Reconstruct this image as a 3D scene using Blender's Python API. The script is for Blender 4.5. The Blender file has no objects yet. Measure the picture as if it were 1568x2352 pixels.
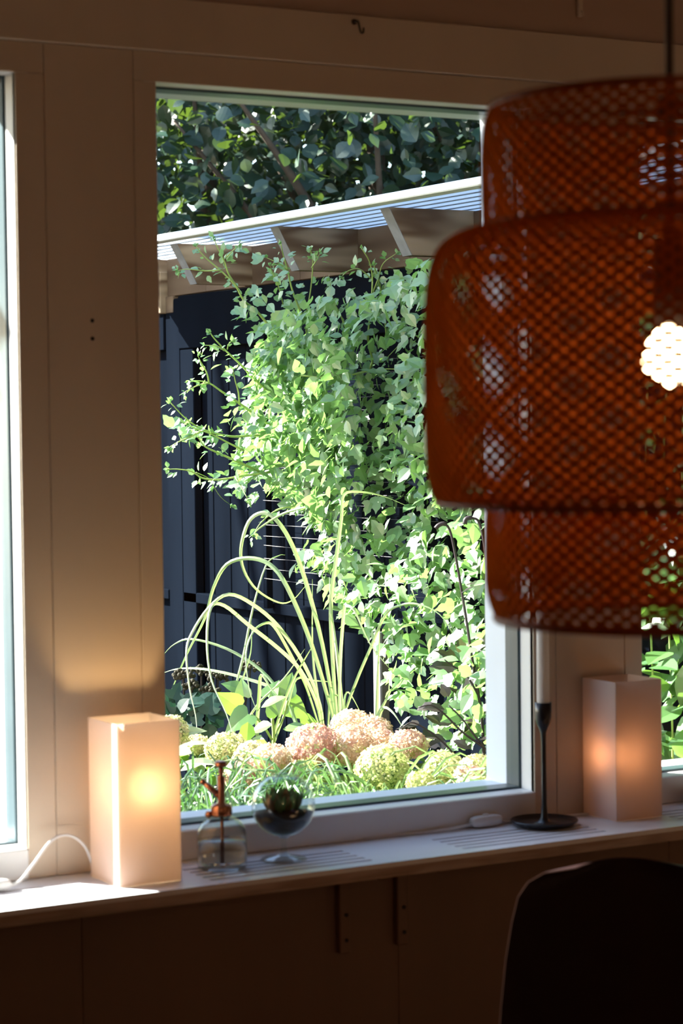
import bpy, math, random
import numpy as np
from mathutils import Vector, Matrix, noise

random.seed(7)
rng = np.random.default_rng(7)
S = bpy.context.scene
COL = S.collection

# ------------------------------------------------------------------ camera
W, H, F = 1568, 2352, 5200.0
YAW, PITCH, ROLL = math.radians(30.0), math.radians(2.25), math.radians(-0.7)
CAM = Vector((0.0, -3.37, 1.44))
FW = Vector((math.sin(YAW) * math.cos(PITCH), math.cos(YAW) * math.cos(PITCH), -math.sin(PITCH)))
_rt = Vector((math.cos(YAW), -math.sin(YAW), 0))
_up = _rt.cross(FW)
RT = math.cos(ROLL) * _rt + math.sin(ROLL) * _up
UP = -math.sin(ROLL) * _rt + math.cos(ROLL) * _up
cd = bpy.data.cameras.new('camera')
cam = bpy.data.objects.new('camera', cd)
COL.objects.link(cam)
cam.matrix_world = Matrix((RT, UP, -FW)).transposed().to_4x4()
cam.location = CAM
cd.sensor_fit = 'HORIZONTAL'
cd.sensor_width = 24.0
cd.lens = F / W * 24.0
cd.clip_start, cd.clip_end = 0.05, 200
cd.dof.use_dof = True
cd.dof.focus_distance = 5.9
cd.dof.aperture_fstop = 6.6
S.camera = cam


def at(px, py, depth):
    """point of the scene seen at picture position px, py at a given distance along the view"""
    return CAM + (FW + RT * ((px - W / 2) / F) - UP * ((py - H / 2) / F)) * depth


def at_x(px, py, X):
    r = FW + RT * ((px - W / 2) / F) - UP * ((py - H / 2) / F)
    return CAM + r * ((X - CAM.x) / r.x)


# ------------------------------------------------------------------ sky, sun, exposure
SUN = Vector((0.74, -1.0, -0.73)).normalized()      # direction in which the sunlight travels
w = bpy.data.worlds.new('world')
S.world = w
w.use_nodes = True
nt = w.node_tree
bg = nt.nodes['Background']
sky = nt.nodes.new('ShaderNodeTexSky')
sky.sky_type = 'NISHITA'
sky.sun_disc = False
sky.sun_elevation = math.radians(30.5)
sky.sun_rotation = math.atan2(-SUN.x, -SUN.y)
sky.air_density, sky.dust_density, sky.ozone_density = 1.0, 0.6, 1.0
nt.links.new(sky.outputs[0], bg.inputs[0])
bg.inputs[1].default_value = 0.72
sl = bpy.data.lights.new('sun', 'SUN')
sl.energy = 44.0
sl.color = (1.0, 0.95, 0.86)
sl.angle = math.radians(0.53)
so = bpy.data.objects.new('sun', sl)
COL.objects.link(so)
so.rotation_euler = SUN.to_track_quat('-Z', 'Y').to_euler()
so.location = (-3, 6, 6)
# unseen warm fill lights added behind the camera to brighten the room
for i, (loc, e) in enumerate([((-0.6, -4.6, 2.0), 7.5), ((2.9, -4.9, 2.0), 5.0)]):
    pl = bpy.data.lights.new('room_lamp', 'POINT')
    pl.energy, pl.color, pl.shadow_soft_size = e, (1.0, 0.60, 0.30), 0.14
    po = bpy.data.objects.new('room_lamp', pl)
    po.location = loc
    COL.objects.link(po)
vs = S.view_settings
vs.view_transform, vs.look, vs.gamma, vs.exposure = 'Standard', 'None', 1.0, 0.0
vs.use_curve_mapping = False
S.cycles.max_bounces = 10
S.cycles.diffuse_bounces = 5
S.cycles.transparent_max_bounces = 24
S.cycles.transmission_bounces = 8
S.cycles.caustics_reflective = False
S.cycles.caustics_refractive = False
S.cycles.sample_clamp_indirect = 6.0


# ------------------------------------------------------------------ materials
def new_mat(name):
    m = bpy.data.materials.new(name)
    m.use_nodes = True
    m.node_tree.nodes.clear()
    out = m.node_tree.nodes.new('ShaderNodeOutputMaterial')
    return m, m.node_tree, out


def nd(t, kind, **kw):
    n = t.nodes.new(kind)
    for k, v in kw.items():
        if k.startswith('i_'):
            n.inputs[k[2:].replace('_', ' ')].default_value = v
        else:
            setattr(n, k, v)
    return n


def c4(c):
    return (c[0], c[1], c[2], 1.0)


def paint(name, col, rough=0.5, var=0.12, scale=6.0, bump=0.0, stretch=(1, 1, 1), spec=0.4, metal=0.0, wave=None):
    """plain paint, wood or metal with procedural variation"""
    m, t, out = new_mat(name)
    b = nd(t, 'ShaderNodeBsdfPrincipled')
    b.inputs['Roughness'].default_value = rough
    b.inputs['Specular IOR Level'].default_value = spec
    b.inputs['Metallic'].default_value = metal
    tc = nd(t, 'ShaderNodeTexCoord')
    mp = nd(t, 'ShaderNodeMapping')
    mp.inputs['Scale'].default_value = stretch
    t.links.new(tc.outputs['Object'], mp.inputs[0])
    n = nd(t, 'ShaderNodeTexNoise')
    n.inputs['Scale'].default_value = scale
    n.inputs['Detail'].default_value = 5
    t.links.new(mp.outputs[0], n.inputs['Vector'])
    r = nd(t, 'ShaderNodeValToRGB')
    r.color_ramp.elements[0].position, r.color_ramp.elements[1].position = 0.3, 0.7
    r.color_ramp.elements[0].color = c4([x * (1 - var) for x in col])
    r.color_ramp.elements[1].color = c4([min(1, x * (1 + var)) for x in col])
    t.links.new(n.outputs['Fac'], r.inputs[0])
    t.links.new(r.outputs[0], b.inputs['Base Color'])
    if bump:
        bp = nd(t, 'ShaderNodeBump')
        bp.inputs['Strength'].default_value = bump
        bp.inputs['Distance'].default_value = 0.004
        t.links.new(n.outputs['Fac'], bp.inputs['Height'])
        t.links.new(bp.outputs[0], b.inputs['Normal'])
    t.links.new(b.outputs[0], out.inputs[0])
    return m


def wood(name, c1, c2, axis='X', scale=3.0, rough=0.6, rings=14.0):
    m, t, out = new_mat(name)
    b = nd(t, 'ShaderNodeBsdfPrincipled')
    b.inputs['Roughness'].default_value = rough
    b.inputs['Specular IOR Level'].default_value = 0.25
    tc = nd(t, 'ShaderNodeTexCoord')
    mp = nd(t, 'ShaderNodeMapping')
    s = {'X': (0.16, 1, 1), 'Y': (1, 0.16, 1), 'Z': (1, 1, 0.16)}[axis]
    mp.inputs['Scale'].default_value = s
    t.links.new(tc.outputs['Object'], mp.inputs[0])
    n1 = nd(t, 'ShaderNodeTexNoise')
    n1.inputs['Scale'].default_value = scale
    n1.inputs['Detail'].default_value = 2
    t.links.new(mp.outputs[0], n1.inputs['Vector'])
    ma = nd(t, 'ShaderNodeMath', operation='MULTIPLY')
    ma.inputs[1].default_value = rings
    t.links.new(n1.outputs['Fac'], ma.inputs[0])
    sn = nd(t, 'ShaderNodeMath', operation='SINE')
    m2 = nd(t, 'ShaderNodeMath', operation='MULTIPLY')
    m2.inputs[1].default_value = 6.283
    t.links.new(ma.outputs[0], m2.inputs[0])
    t.links.new(m2.outputs[0], sn.inputs[0])
    mr = nd(t, 'ShaderNodeMapRange')
    mr.inputs[1].default_value, mr.inputs[2].default_value = -1, 1
    t.links.new(sn.outputs[0], mr.inputs[0])
    r = nd(t, 'ShaderNodeValToRGB')
    r.color_ramp.elements[0].color = c4(c1)
    r.color_ramp.elements[1].color = c4(c2)
    t.links.new(mr.outputs[0], r.inputs[0])
    t.links.new(r.outputs[0], b.inputs['Base Color'])
    t.links.new(b.outputs[0], out.inputs[0])
    return m


def leafmat(name, c_lo, c_hi, trans, tw=0.4, gloss=0.07, rough=0.35, stripe=None):
    """leaf: diffuse front, light shining through, a little gloss; colour differs from leaf to leaf"""
    m, t, out = new_mat(name)
    geo = nd(t, 'ShaderNodeNewGeometry')
    oi = nd(t, 'ShaderNodeObjectInfo')
    ad = nd(t, 'ShaderNodeMath', operation='ADD')
    fr = nd(t, 'ShaderNodeMath', operation='FRACT')
    t.links.new(geo.outputs['Random Per Island'], ad.inputs[0])
    t.links.new(oi.outputs['Random'], ad.inputs[1])
    t.links.new(ad.outputs[0], fr.inputs[0])
    r = nd(t, 'ShaderNodeValToRGB')
    r.color_ramp.elements[0].color = c4(c_lo)
    r.color_ramp.elements[1].color = c4(c_hi)
    t.links.new(fr.outputs[0], r.inputs[0])
    tc = nd(t, 'ShaderNodeTexCoord')
    n = nd(t, 'ShaderNodeTexNoise')
    n.inputs['Scale'].default_value = 60
    t.links.new(tc.outputs['Object'], n.inputs['Vector'])
    mx = nd(t, 'ShaderNodeMixRGB', blend_type='MULTIPLY')
    mx.inputs[0].default_value = 0.35
    t.links.new(r.outputs[0], mx.inputs[1])
    t.links.new(n.outputs['Color'], mx.inputs[2])
    df = nd(t, 'ShaderNodeBsdfDiffuse')
    tr = nd(t, 'ShaderNodeBsdfTranslucent')
    t.links.new(mx.outputs[0], df.inputs[0])
    mt = nd(t, 'ShaderNodeMixRGB', blend_type='MIX')
    mt.inputs[0].default_value = 0.75
    t.links.new(mx.outputs[0], mt.inputs[1])
    mt.inputs[2].default_value = c4(trans)
    t.links.new(mt.outputs[0], tr.inputs[0])
    m1 = nd(t, 'ShaderNodeMixShader')
    m1.inputs[0].default_value = tw
    t.links.new(df.outputs[0], m1.inputs[1])
    t.links.new(tr.outputs[0], m1.inputs[2])
    gl = nd(t, 'ShaderNodeBsdfGlossy')
    gl.inputs['Roughness'].default_value = rough
    m3 = nd(t, 'ShaderNodeMixShader')
    m3.inputs[0].default_value = gloss
    t.links.new(m1.outputs[0], m3.inputs[1])
    t.links.new(gl.outputs[0], m3.inputs[2])
    t.links.new(m3.outputs[0], out.inputs[0])
    return m


def emit(name, col, strength):
    m, t, out = new_mat(name)
    e = nd(t, 'ShaderNodeEmission')
    e.inputs[0].default_value = c4(col)
    e.inputs[1].default_value = strength
    t.links.new(e.outputs[0], out.inputs[0])
    return m


def clear(name, tint=(1, 1, 1), ior=1.45, mul=1.0):
    """thin clear glass: see-through with Fresnel reflection"""
    m, t, out = new_mat(name)
    tr = nd(t, 'ShaderNodeBsdfTransparent')
    tr.inputs[0].default_value = c4(tint)
    gl = nd(t, 'ShaderNodeBsdfGlossy')
    gl.inputs['Roughness'].default_value = 0.02
    fr = nd(t, 'ShaderNodeLayerWeight')
    fr.inputs[0].default_value = 0.5
    pw = nd(t, 'ShaderNodeMath', operation='POWER')
    pw.inputs[1].default_value = 4.0
    t.links.new(fr.outputs['Facing'], pw.inputs[0])
    ml = nd(t, 'ShaderNodeMath', operation='MULTIPLY_ADD')
    ml.inputs[1].default_value = 0.75 * mul
    ml.inputs[2].default_value = 0.04 * mul
    t.links.new(pw.outputs[0], ml.inputs[0])
    mx = nd(t, 'ShaderNodeMixShader')
    t.links.new(ml.outputs[0], mx.inputs[0])
    t.links.new(tr.outputs[0], mx.inputs[1])
    t.links.new(gl.outputs[0], mx.inputs[2])
    t.links.new(mx.outputs[0], out.inputs[0])
    return m


def translucent(name, dcol, tcol, tw, rough=0.7, var=0.06, scale=40, see=0.0):
    m, t, out = new_mat(name)
    tc = nd(t, 'ShaderNodeTexCoord')
    n = nd(t, 'ShaderNodeTexNoise')
    n.inputs['Scale'].default_value = scale
    t.links.new(tc.outputs['Object'], n.inputs['Vector'])
    r = nd(t, 'ShaderNodeValToRGB')
    r.color_ramp.elements[0].color = c4([x * (1 - var) for x in dcol])
    r.color_ramp.elements[1].color = c4([min(1, x * (1 + var)) for x in dcol])
    t.links.new(n.outputs['Fac'], r.inputs[0])
    df = nd(t, 'ShaderNodeBsdfDiffuse')
    t.links.new(r.outputs[0], df.inputs[0])
    tr = nd(t, 'ShaderNodeBsdfTranslucent')
    tr.inputs[0].default_value = c4(tcol)
    m1 = nd(t, 'ShaderNodeMixShader')
    m1.inputs[0].default_value = tw
    t.links.new(df.outputs[0], m1.inputs[1])
    t.links.new(tr.outputs[0], m1.inputs[2])
    if see:
        rf = nd(t, 'ShaderNodeBsdfRefraction')
        rf.inputs[0].default_value = c4(tcol)
        rf.inputs['Roughness'].default_value = 0.62
        rf.inputs['IOR'].default_value = 1.15
        m2 = nd(t, 'ShaderNodeMixShader')
        m2.inputs[0].default_value = see
        t.links.new(m1.outputs[0], m2.inputs[1])
        t.links.new(rf.outputs[0], m2.inputs[2])
        m1 = m2
    t.links.new(m1.outputs[0], out.inputs[0])
    return m


M = {}
M['wall'] = paint('cream_wall_paint', (0.60, 0.50, 0.39), 0.55, 0.06, 5, 0.15, (1, 1, 0.25))
M['wall_up'] = paint('brown_upper_boards', (0.46, 0.34, 0.27), 0.6, 0.08, 5, 0.1, (0.2, 1, 1))
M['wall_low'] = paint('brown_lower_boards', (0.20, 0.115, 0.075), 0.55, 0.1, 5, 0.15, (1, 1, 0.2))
M['room'] = paint('room_wall_paint', (0.50, 0.38, 0.28), 0.7, 0.06, 3)
M['floorwood'] = wood('floor_boards', (0.20, 0.11, 0.06), (0.28, 0.16, 0.09), 'X')
M['white'] = paint('white_frame_paint', (0.80, 0.80, 0.79), 0.4, 0.03, 8)
M['white2'] = paint('outer_frame_paint', (0.78, 0.82, 0.88), 0.45, 0.03, 8)
M['gasket'] = paint('dark_glazing_gasket', (0.045, 0.075, 0.09), 0.35, 0.1, 8)
M['sill'] = paint('sill_white_paint', (0.80, 0.81, 0.86), 0.32, 0.04, 10, 0.0, (0.2, 1, 1))
M['ply'] = wood('sill_plywood_edge', (0.34, 0.24, 0.19), (0.46, 0.36, 0.31), 'X', 30, 0.5, 3)
M['glass'] = clear('window_glass', (0.97, 0.985, 0.98), 1.45, 0.55)
M['vessel'] = clear('vessel_glass', (0.93, 0.96, 0.95), 1.45, 1.3)
M['soil'] = paint('dark_soil', (0.012, 0.012, 0.016), 0.9, 0.4, 60, 0.6)
M['ground'] = paint('garden_soil', (0.035, 0.026, 0.018), 0.95, 0.4, 9, 0.6)
M['copper'] = paint('copper_metal', (0.50, 0.27, 0.20), 0.24, 0.08, 20, metal=1.0)
M['black'] = paint('black_lacquer', (0.008, 0.008, 0.010), 0.3, 0.2, 20, spec=0.5)
M['candle'] = translucent('white_wax', (0.82, 0.78, 0.74), (0.8, 0.7, 0.6), 0.25)
M['paper'] = translucent('rice_paper', (0.80, 0.74, 0.73), (0.90, 0.80, 0.73), 0.62, scale=25, see=0.18)
M['plastic'] = paint('white_plastic', (0.75, 0.75, 0.74), 0.35, 0.02, 10)
M['cane'] = translucent('orange_cane', (0.50, 0.125, 0.018), (0.58, 0.15, 0.014), 0.28, var=0.25, scale=60)
M['canering'] = paint('orange_cane_rim', (0.30, 0.06, 0.012), 0.55, 0.2, 50)
M['cordblack'] = paint('dark_cord', (0.012, 0.009, 0.008), 0.6, 0.1, 20)
M['chair'] = paint('dark_red_veneer', (0.016, 0.004, 0.003), 0.5, 0.2, 8, 0, (1, 1, 0.15), spec=0.15)
M['chairedge'] = paint('chair_ply_edge', (0.008, 0.004, 0.003), 0.9, 0.1, 30, spec=0.0)
M['steel'] = paint('dark_steel', (0.05, 0.05, 0.05), 0.35, 0.1, 20, metal=1.0)
M['fence'] = paint('black_fence_paint', (0.0042, 0.0062, 0.0105), 0.7, 0.3, 4, 0.2, (1, 1, 0.2), spec=0.0)
M['timber'] = wood('weathered_timber', (0.10, 0.058, 0.032), (0.29, 0.215, 0.145), 'X', 9, 0.7, 5)
M['timbery'] = wood('weathered_fascia', (0.075, 0.045, 0.028), (0.135, 0.090, 0.058), 'Y', 5, 0.7, 8)
M['greyend'] = paint('grey_end_grain', (0.17, 0.175, 0.19), 0.8, 0.2, 30)
M['roof'] = translucent('roof_sheet', (0.84, 0.88, 0.92), (0.88, 0.92, 0.95), 0.7, scale=4)
M['rooftrim'] = paint('roof_edge_white', (0.80, 0.84, 0.88), 0.45, 0.03, 8)
M['rib'] = paint('roof_rib_grey', (0.20, 0.25, 0.30), 0.6, 0.1, 8)
M['wire'] = paint('galvanised_wire', (0.06, 0.06, 0.065), 0.5, 0.1, 30)
M['stake'] = paint('pale_grey_wood', (0.16, 0.155, 0.16), 0.8, 0.15, 12, 0, (1, 1, 0.2))
M['vine'] = leafmat('vine_leaf', (0.15, 0.32, 0.13), (0.29, 0.48, 0.23), (0.34, 0.66, 0.13), 0.36, 0.13, 0.42)
M['vine_stem'] = paint('vine_stem', (0.30, 0.42, 0.12), 0.5, 0.2, 20)
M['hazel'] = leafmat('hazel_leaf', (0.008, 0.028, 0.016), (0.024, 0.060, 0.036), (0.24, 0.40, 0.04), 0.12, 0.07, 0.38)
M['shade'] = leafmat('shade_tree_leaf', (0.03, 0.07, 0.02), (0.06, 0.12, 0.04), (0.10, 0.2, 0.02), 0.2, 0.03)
M['bark'] = paint('bark', (0.07, 0.05, 0.035), 0.9, 0.3, 20, 0.5)
M['reed'] = leafmat('strap_grass', (0.28, 0.44, 0.17), (0.50, 0.60, 0.36), (0.42, 0.64, 0.16), 0.33, 0.10, 0.35)
M['hakone'] = leafmat('low_grass', (0.08, 0.22, 0.06), (0.34, 0.46, 0.20), (0.28, 0.50, 0.12), 0.38, 0.08, 0.38)
M['sedge'] = leafmat('dark_grass', (0.03, 0.10, 0.04), (0.12, 0.26, 0.10), (0.12, 0.3, 0.05), 0.3, 0.10, 0.35)
M['dry'] = leafmat('dry_brown_leaf', (0.20, 0.10, 0.05), (0.40, 0.24, 0.14), (0.4, 0.25, 0.1), 0.3, 0.05)
M['hyleaf'] = leafmat('hydrangea_leaf', (0.06, 0.16, 0.04), (0.16, 0.30, 0.08), (0.3, 0.5, 0.05), 0.35, 0.08)
M['pink'] = leafmat('pink_floret', (0.74, 0.46, 0.43), (0.78, 0.68, 0.48), (0.85, 0.55, 0.42), 0.35, 0.02)
M['rose'] = leafmat('rose_floret', (0.58, 0.27, 0.30), (0.60, 0.54, 0.36), (0.7, 0.35, 0.3), 0.3, 0.02)
M['blush'] = leafmat('blush_floret', (0.80, 0.55, 0.48), (0.85, 0.74, 0.52), (0.9, 0.7, 0.5), 0.35, 0.02)
M['lime'] = leafmat('lime_floret', (0.48, 0.58, 0.22), (0.70, 0.72, 0.40), (0.7, 0.8, 0.25), 0.35, 0.02)
M['cream'] = leafmat('cream_floret', (0.66, 0.62, 0.32), (0.80, 0.76, 0.50), (0.8, 0.8, 0.4), 0.35, 0.02)
M['teal'] = leafmat('teal_leaf', (0.012, 0.045, 0.032), (0.028, 0.080, 0.056), (0.03, 0.10, 0.05), 0.15, 0.03, 0.5)
M['heart'] = leafmat('heart_leaf', (0.12, 0.30, 0.06), (0.22, 0.42, 0.12), (0.35, 0.62, 0.06), 0.42, 0.10)
M['hosta'] = leafmat('hosta_leaf', (0.40, 0.50, 0.30), (0.60, 0.66, 0.48), (0.55, 0.7, 0.3), 0.35, 0.08)
M['umber'] = paint('brown_seed_head', (0.035, 0.032, 0.018), 0.9, 0.3, 60)
M['purple'] = leafmat('purple_leaf', (0.020, 0.014, 0.018), (0.055, 0.045, 0.040), (0.16, 0.18, 0.05), 0.2, 0.07, 0.4)
M['darkstem'] = paint('dark_purple_stem', (0.02, 0.012, 0.016), 0.5, 0.2, 30)
M['shrub'] = leafmat('broad_shrub_leaf', (0.05, 0.15, 0.06), (0.14, 0.30, 0.09), (0.25, 0.5, 0.05), 0.35, 0.10, 0.35)
M['bulb_hot'] = emit('pendant_bulb_glow', (1.0, 0.66, 0.34), 46.0)
M['bulb_l'] = emit('lantern_bulb_glow', (1.0, 0.66, 0.32), 145.0)
M['bulb_r'] = emit('dim_lantern_bulb_glow', (1.0, 0.46, 0.20), 9.0)


# ------------------------------------------------------------------ mesh helpers
class MB:
    def __init__(s):
        s.v, s.f = [], []

    def add(s, vs, fs):
        o = len(s.v)
        s.v += [Vector(p) for p in vs]
        s.f += [tuple(i + o for i in f) for f in fs]
        return s

    def box(s, x0, x1, y0, y1, z0, z1):
        v = [(x, y, z) for x in (x0, x1) for y in (y0, y1) for z in (z0, z1)]
        return s.add(v, [(0, 1, 3, 2), (4, 6, 7, 5), (0, 4, 5, 1), (2, 3, 7, 6), (0, 2, 6, 4), (1, 5, 7, 3)])

    def bevbox(s, x0, x1, y0, y1, z0, z1, b=0.003):
        """box with chamfered edges along z and around top and bottom"""
        rings = []
        for z, i in ((z0, b), (z0 + b, 0), (z1 - b, 0), (z1, b)):
            a0, a1, c0, c1 = x0 + i, x1 - i, y0 + i, y1 - i
            rings.append([(a0 + b, c0, z), (a1 - b, c0, z), (a1, c0 + b, z), (a1, c1 - b, z),
                          (a1 - b, c1, z), (a0 + b, c1, z), (a0, c1 - b, z), (a0, c0 + b, z)])
        v = [p for r in rings for p in r]
        f = []
        for k in range(3):
            for j in range(8):
                f.append((k * 8 + j, k * 8 + (j + 1) % 8, (k + 1) * 8 + (j + 1) % 8, (k + 1) * 8 + j))
        f.append(tuple(range(7, -1, -1)))
        f.append(tuple(range(24, 32)))
        return s.add(v, f)

    def tube(s, pts, rad, n=6, cap=True):
        pts = [Vector(p) for p in pts]
        if not hasattr(rad, '__len__'):
            rad = [rad] * len(pts)
        ref = None
        v, f = [], []
        for i, p in enumerate(pts):
            t = (pts[min(i + 1, len(pts) - 1)] - pts[max(i - 1, 0)])
            t = t.normalized() if t.length > 1e-9 else Vector((0, 0, 1))
            if ref is None:
                ref = t.orthogonal().normalized()
            a = ref - t * ref.dot(t)
            a = a.normalized() if a.length > 1e-6 else t.orthogonal().normalized()
            ref = a
            b = t.cross(a)
            for k in range(n):
                g = 2 * math.pi * k / n
                v.append(p + (a * math.cos(g) + b * math.sin(g)) * rad[i])
        m = len(pts)
        for i in range(m - 1):
            for k in range(n):
                f.append((i * n + k, i * n + (k + 1) % n, (i + 1) * n + (k + 1) % n, (i + 1) * n + k))
        if cap:
            f.append(tuple(range(n - 1, -1, -1)))
            f.append(tuple(range((m - 1) * n, m * n)))
        return s.add(v, f)

    def lathe(s, prof, c=(0, 0, 0), n=32, closed=False):
        v, f = [], []
        for r, z in prof:
            for k in range(n):
                g = 2 * math.pi * k / n
                v.append((c[0] + r * math.cos(g), c[1] + r * math.sin(g), c[2] + z))
        m = len(prof)
        for i in range(m - 1 + (1 if closed else 0)):
            j = (i + 1) % m
            for k in range(n):
                f.append((i * n + k, i * n + (k + 1) % n, j * n + (k + 1) % n, j * n + k))
        return s.add(v, f)

    def build(s, name, m, parent=None, smooth=False, loc=None):
        """link as one mesh; verts are given in world space, origin goes to the parent's base"""
        base = Vector(parent['base']) if parent is not None else (Vector(loc) if loc else Vector((0, 0, 0)))
        me = bpy.data.meshes.new(name)
        me.from_pydata([tuple(p - base) for p in s.v], [], s.f)
        me.materials.append(m)
        if smooth:
            me.polygons.foreach_set('use_smooth', [True] * len(me.polygons))
        me.update()
        o = bpy.data.objects.new(name, me)
        COL.objects.link(o)
        if parent is not None:
            o.parent = parent
        elif loc:
            o.location = loc
        o['base'] = base
        return o


def tag(o, label=None, cat=None, group=None, kind=None):
    if label:
        o['label'] = label
    if cat:
        o['category'] = cat
    if group:
        o['group'] = group
    if kind:
        o['kind'] = kind
    return o


def thing(name, loc, label, cat, group=None, kind=None):
    o = bpy.data.objects.new(name, None)
    o.empty_display_size = 0.1
    o.location = loc
    o['base'] = Vector(loc)
    COL.objects.link(o)
    return tag(o, label, cat, group, kind)


def smooth_line(pts, per=5):
    """Catmull-Rom through the points"""
    P = [Vector(p) for p in pts]
    if len(P) < 3:
        return [P[0].lerp(P[-1], i / (per * 2)) for i in range(per * 2 + 1)]
    Q = [P[0] * 2 - P[1]] + P + [P[-1] * 2 - P[-2]]
    out = []
    for i in range(1, len(Q) - 2):
        a, b, c, d = Q[i - 1], Q[i], Q[i + 1], Q[i + 2]
        for k in range(per):
            u = k / per
            out.append(0.5 * ((2 * b) + (c - a) * u + (2 * a - 5 * b + 4 * c - d) * u * u + (3 * b - a - 3 * c + d) * u ** 3))
    out.append(P[-1])
    return out


def leaf_shape(widths, fold=0.18, droop=0.12, serr=0.0):
    """unit-long leaf along +X, normal +Z; widths are half widths at even stations; folded along the midrib"""
    n = len(widths) - 1
    v, f = [], []
    for i, wd in enumerate(widths):
        x = i / n
        z = -droop * x * x
        if serr and 0 < i < n:
            wd *= 1 + serr * (1 if i % 2 else -1)
        v += [(x - (0.04 if serr and i % 2 == 0 else 0), -wd, z + fold * wd), (x, 0, z), (x, wd, z + fold * wd)]
    for i in range(n):
        a, b = i * 3, (i + 1) * 3
        f += [(a, a + 1, b + 1, b), (a + 1, a + 2, b + 2, b + 1)]
    return np.array(v, float), f


def heart_shape(k=1.0):
    pts = [(-0.12, 0.22), (-0.10, 0.36), (0.05, 0.46), (0.25, 0.45), (0.5, 0.33), (0.75, 0.16), (1.0, 0.0)]
    v, f = [(0, 0, 0)], []
    L = [(x, y * k, 0.10 * y - 0.15 * x * x) for x, y in pts]
    R = [(x, -y * k, 0.10 * y - 0.15 * x * x) for x, y in pts[:-1]]
    v += L + R
    mid = len(v)
    v += [(0.4, 0, -0.03)]
    ids = list(range(1, 8))
    rid = list(range(8, 14))
    for i in range(6):
        f.append((mid if i > 2 else 0, ids[i + 1], ids[i]) if True else None)
    f.append((0, mid, ids[3]))
    for i in range(5):
        f.append((mid if i > 2 else 0, rid[i], rid[i + 1]))
    f.append((mid, rid[5], ids[6]))
    f.append((0, rid[3], mid))
    return np.array(v, float), f


def lobed_shape():
    """three-lobed toothed leaf"""
    pts = [(0.0, 0.03), (-0.02, 0.20), (0.10, 0.42), (0.34, 0.52), (0.36, 0.36), (0.44, 0.22), (0.60, 0.27), (0.72, 0.20), (0.80, 0.10), (1.0, 0.0)]
    n = len(pts)
    v = [(x, y, 0.16 * y - 0.14 * x * x) for x, y in pts] + [(max(0, x), 0, -0.14 * x * x) for x, y in pts] + [(x, -y, 0.16 * y - 0.14 * x * x) for x, y in pts]
    f = []
    for i in range(n - 1):
        f += [(n + i, n + i + 1, i + 1, i), (2 * n + i, 2 * n + i + 1, n + i + 1, n + i)]
    return np.array(v, float), f


OVATE = leaf_shape([0.02, 0.24, 0.33, 0.28, 0.15, 0.0])
TOOTH = leaf_shape([0.02, 0.26, 0.36, 0.33, 0.24, 0.13, 0.0], serr=0.10)
ROUND = leaf_shape([0.03, 0.34, 0.44, 0.44, 0.30, 0.04], fold=0.1, droop=0.16)
LANCE = leaf_shape([0.02, 0.14, 0.21, 0.19, 0.11, 0.0], fold=0.25, droop=0.25)
LOBED = lobed_shape()
HEART = heart_shape()


def leaf_frame(d, n, roll=0.0):
    d = Vector(d).normalized()
    n = Vector(n)
    y = n.cross(d)
    y = y.normalized() if y.length > 1e-5 else d.orthogonal().normalized()
    z = d.cross(y)
    m = Matrix((d, y, z)).transposed()
    return m


def rand_dir(bias, spread):
    return Vector((bias[0] + random.gauss(0, spread), bias[1] + random.gauss(0, spread), bias[2] + random.gauss(0, spread))).normalized()


def join_leaves(name, items, m, parent, kind='stuff'):
    """items: (shape, pos, 3x3 frame, scale); one mesh"""
    vs, fs, o = [], [], 0
    for sh, p, fr, sc in items:
        v = sh[0] * sc
        R = np.array(fr)
        vs.append(v @ R.T + np.array(p))
        fs += [tuple(i + o for i in f) for f in sh[1]]
        o += len(v)
    base = np.array(parent['base']) if parent is not None else np.zeros(3)
    V = np.concatenate(vs) - base
    me = bpy.data.meshes.new(name)
    me.from_pydata(V.tolist(), [], fs)
    me.materials.append(m)
    o_ = bpy.data.objects.new(name, me)
    COL.objects.link(o_)
    o_.parent = parent
    if kind:
        o_['kind'] = kind
    return o_


_lm = {}


def leaf_objects(name, items, m, parent):
    """each leaf a part of its own, sharing mesh data between leaves of one shape"""
    base = Vector(parent['base'])
    for sh, p, fr, sc in items:
        key = (id(sh), m.name)
        if key not in _lm:
            me = bpy.data.meshes.new(name)
            me.from_pydata(sh[0].tolist(), [], sh[1])
            me.materials.append(m)
            _lm[key] = me
        o = bpy.data.objects.new(name, _lm[key])
        o.matrix_local = Matrix.Translation(Vector(p) - base) @ (fr * sc).to_4x4()
        o.parent = parent
        COL.objects.link(o)


def split_leaves(name, items, m, parent, limit=290, stuff='foliage'):
    """the leaves nearest the camera become parts, the rest one part"""
    items.sort(key=lambda it: (Vector(it[1]) - CAM).length - it[3] * 3)
    leaf_objects(name, items[:limit], m, parent)
    if len(items) > limit:
        join_leaves(stuff, items[limit:], m, parent)


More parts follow.
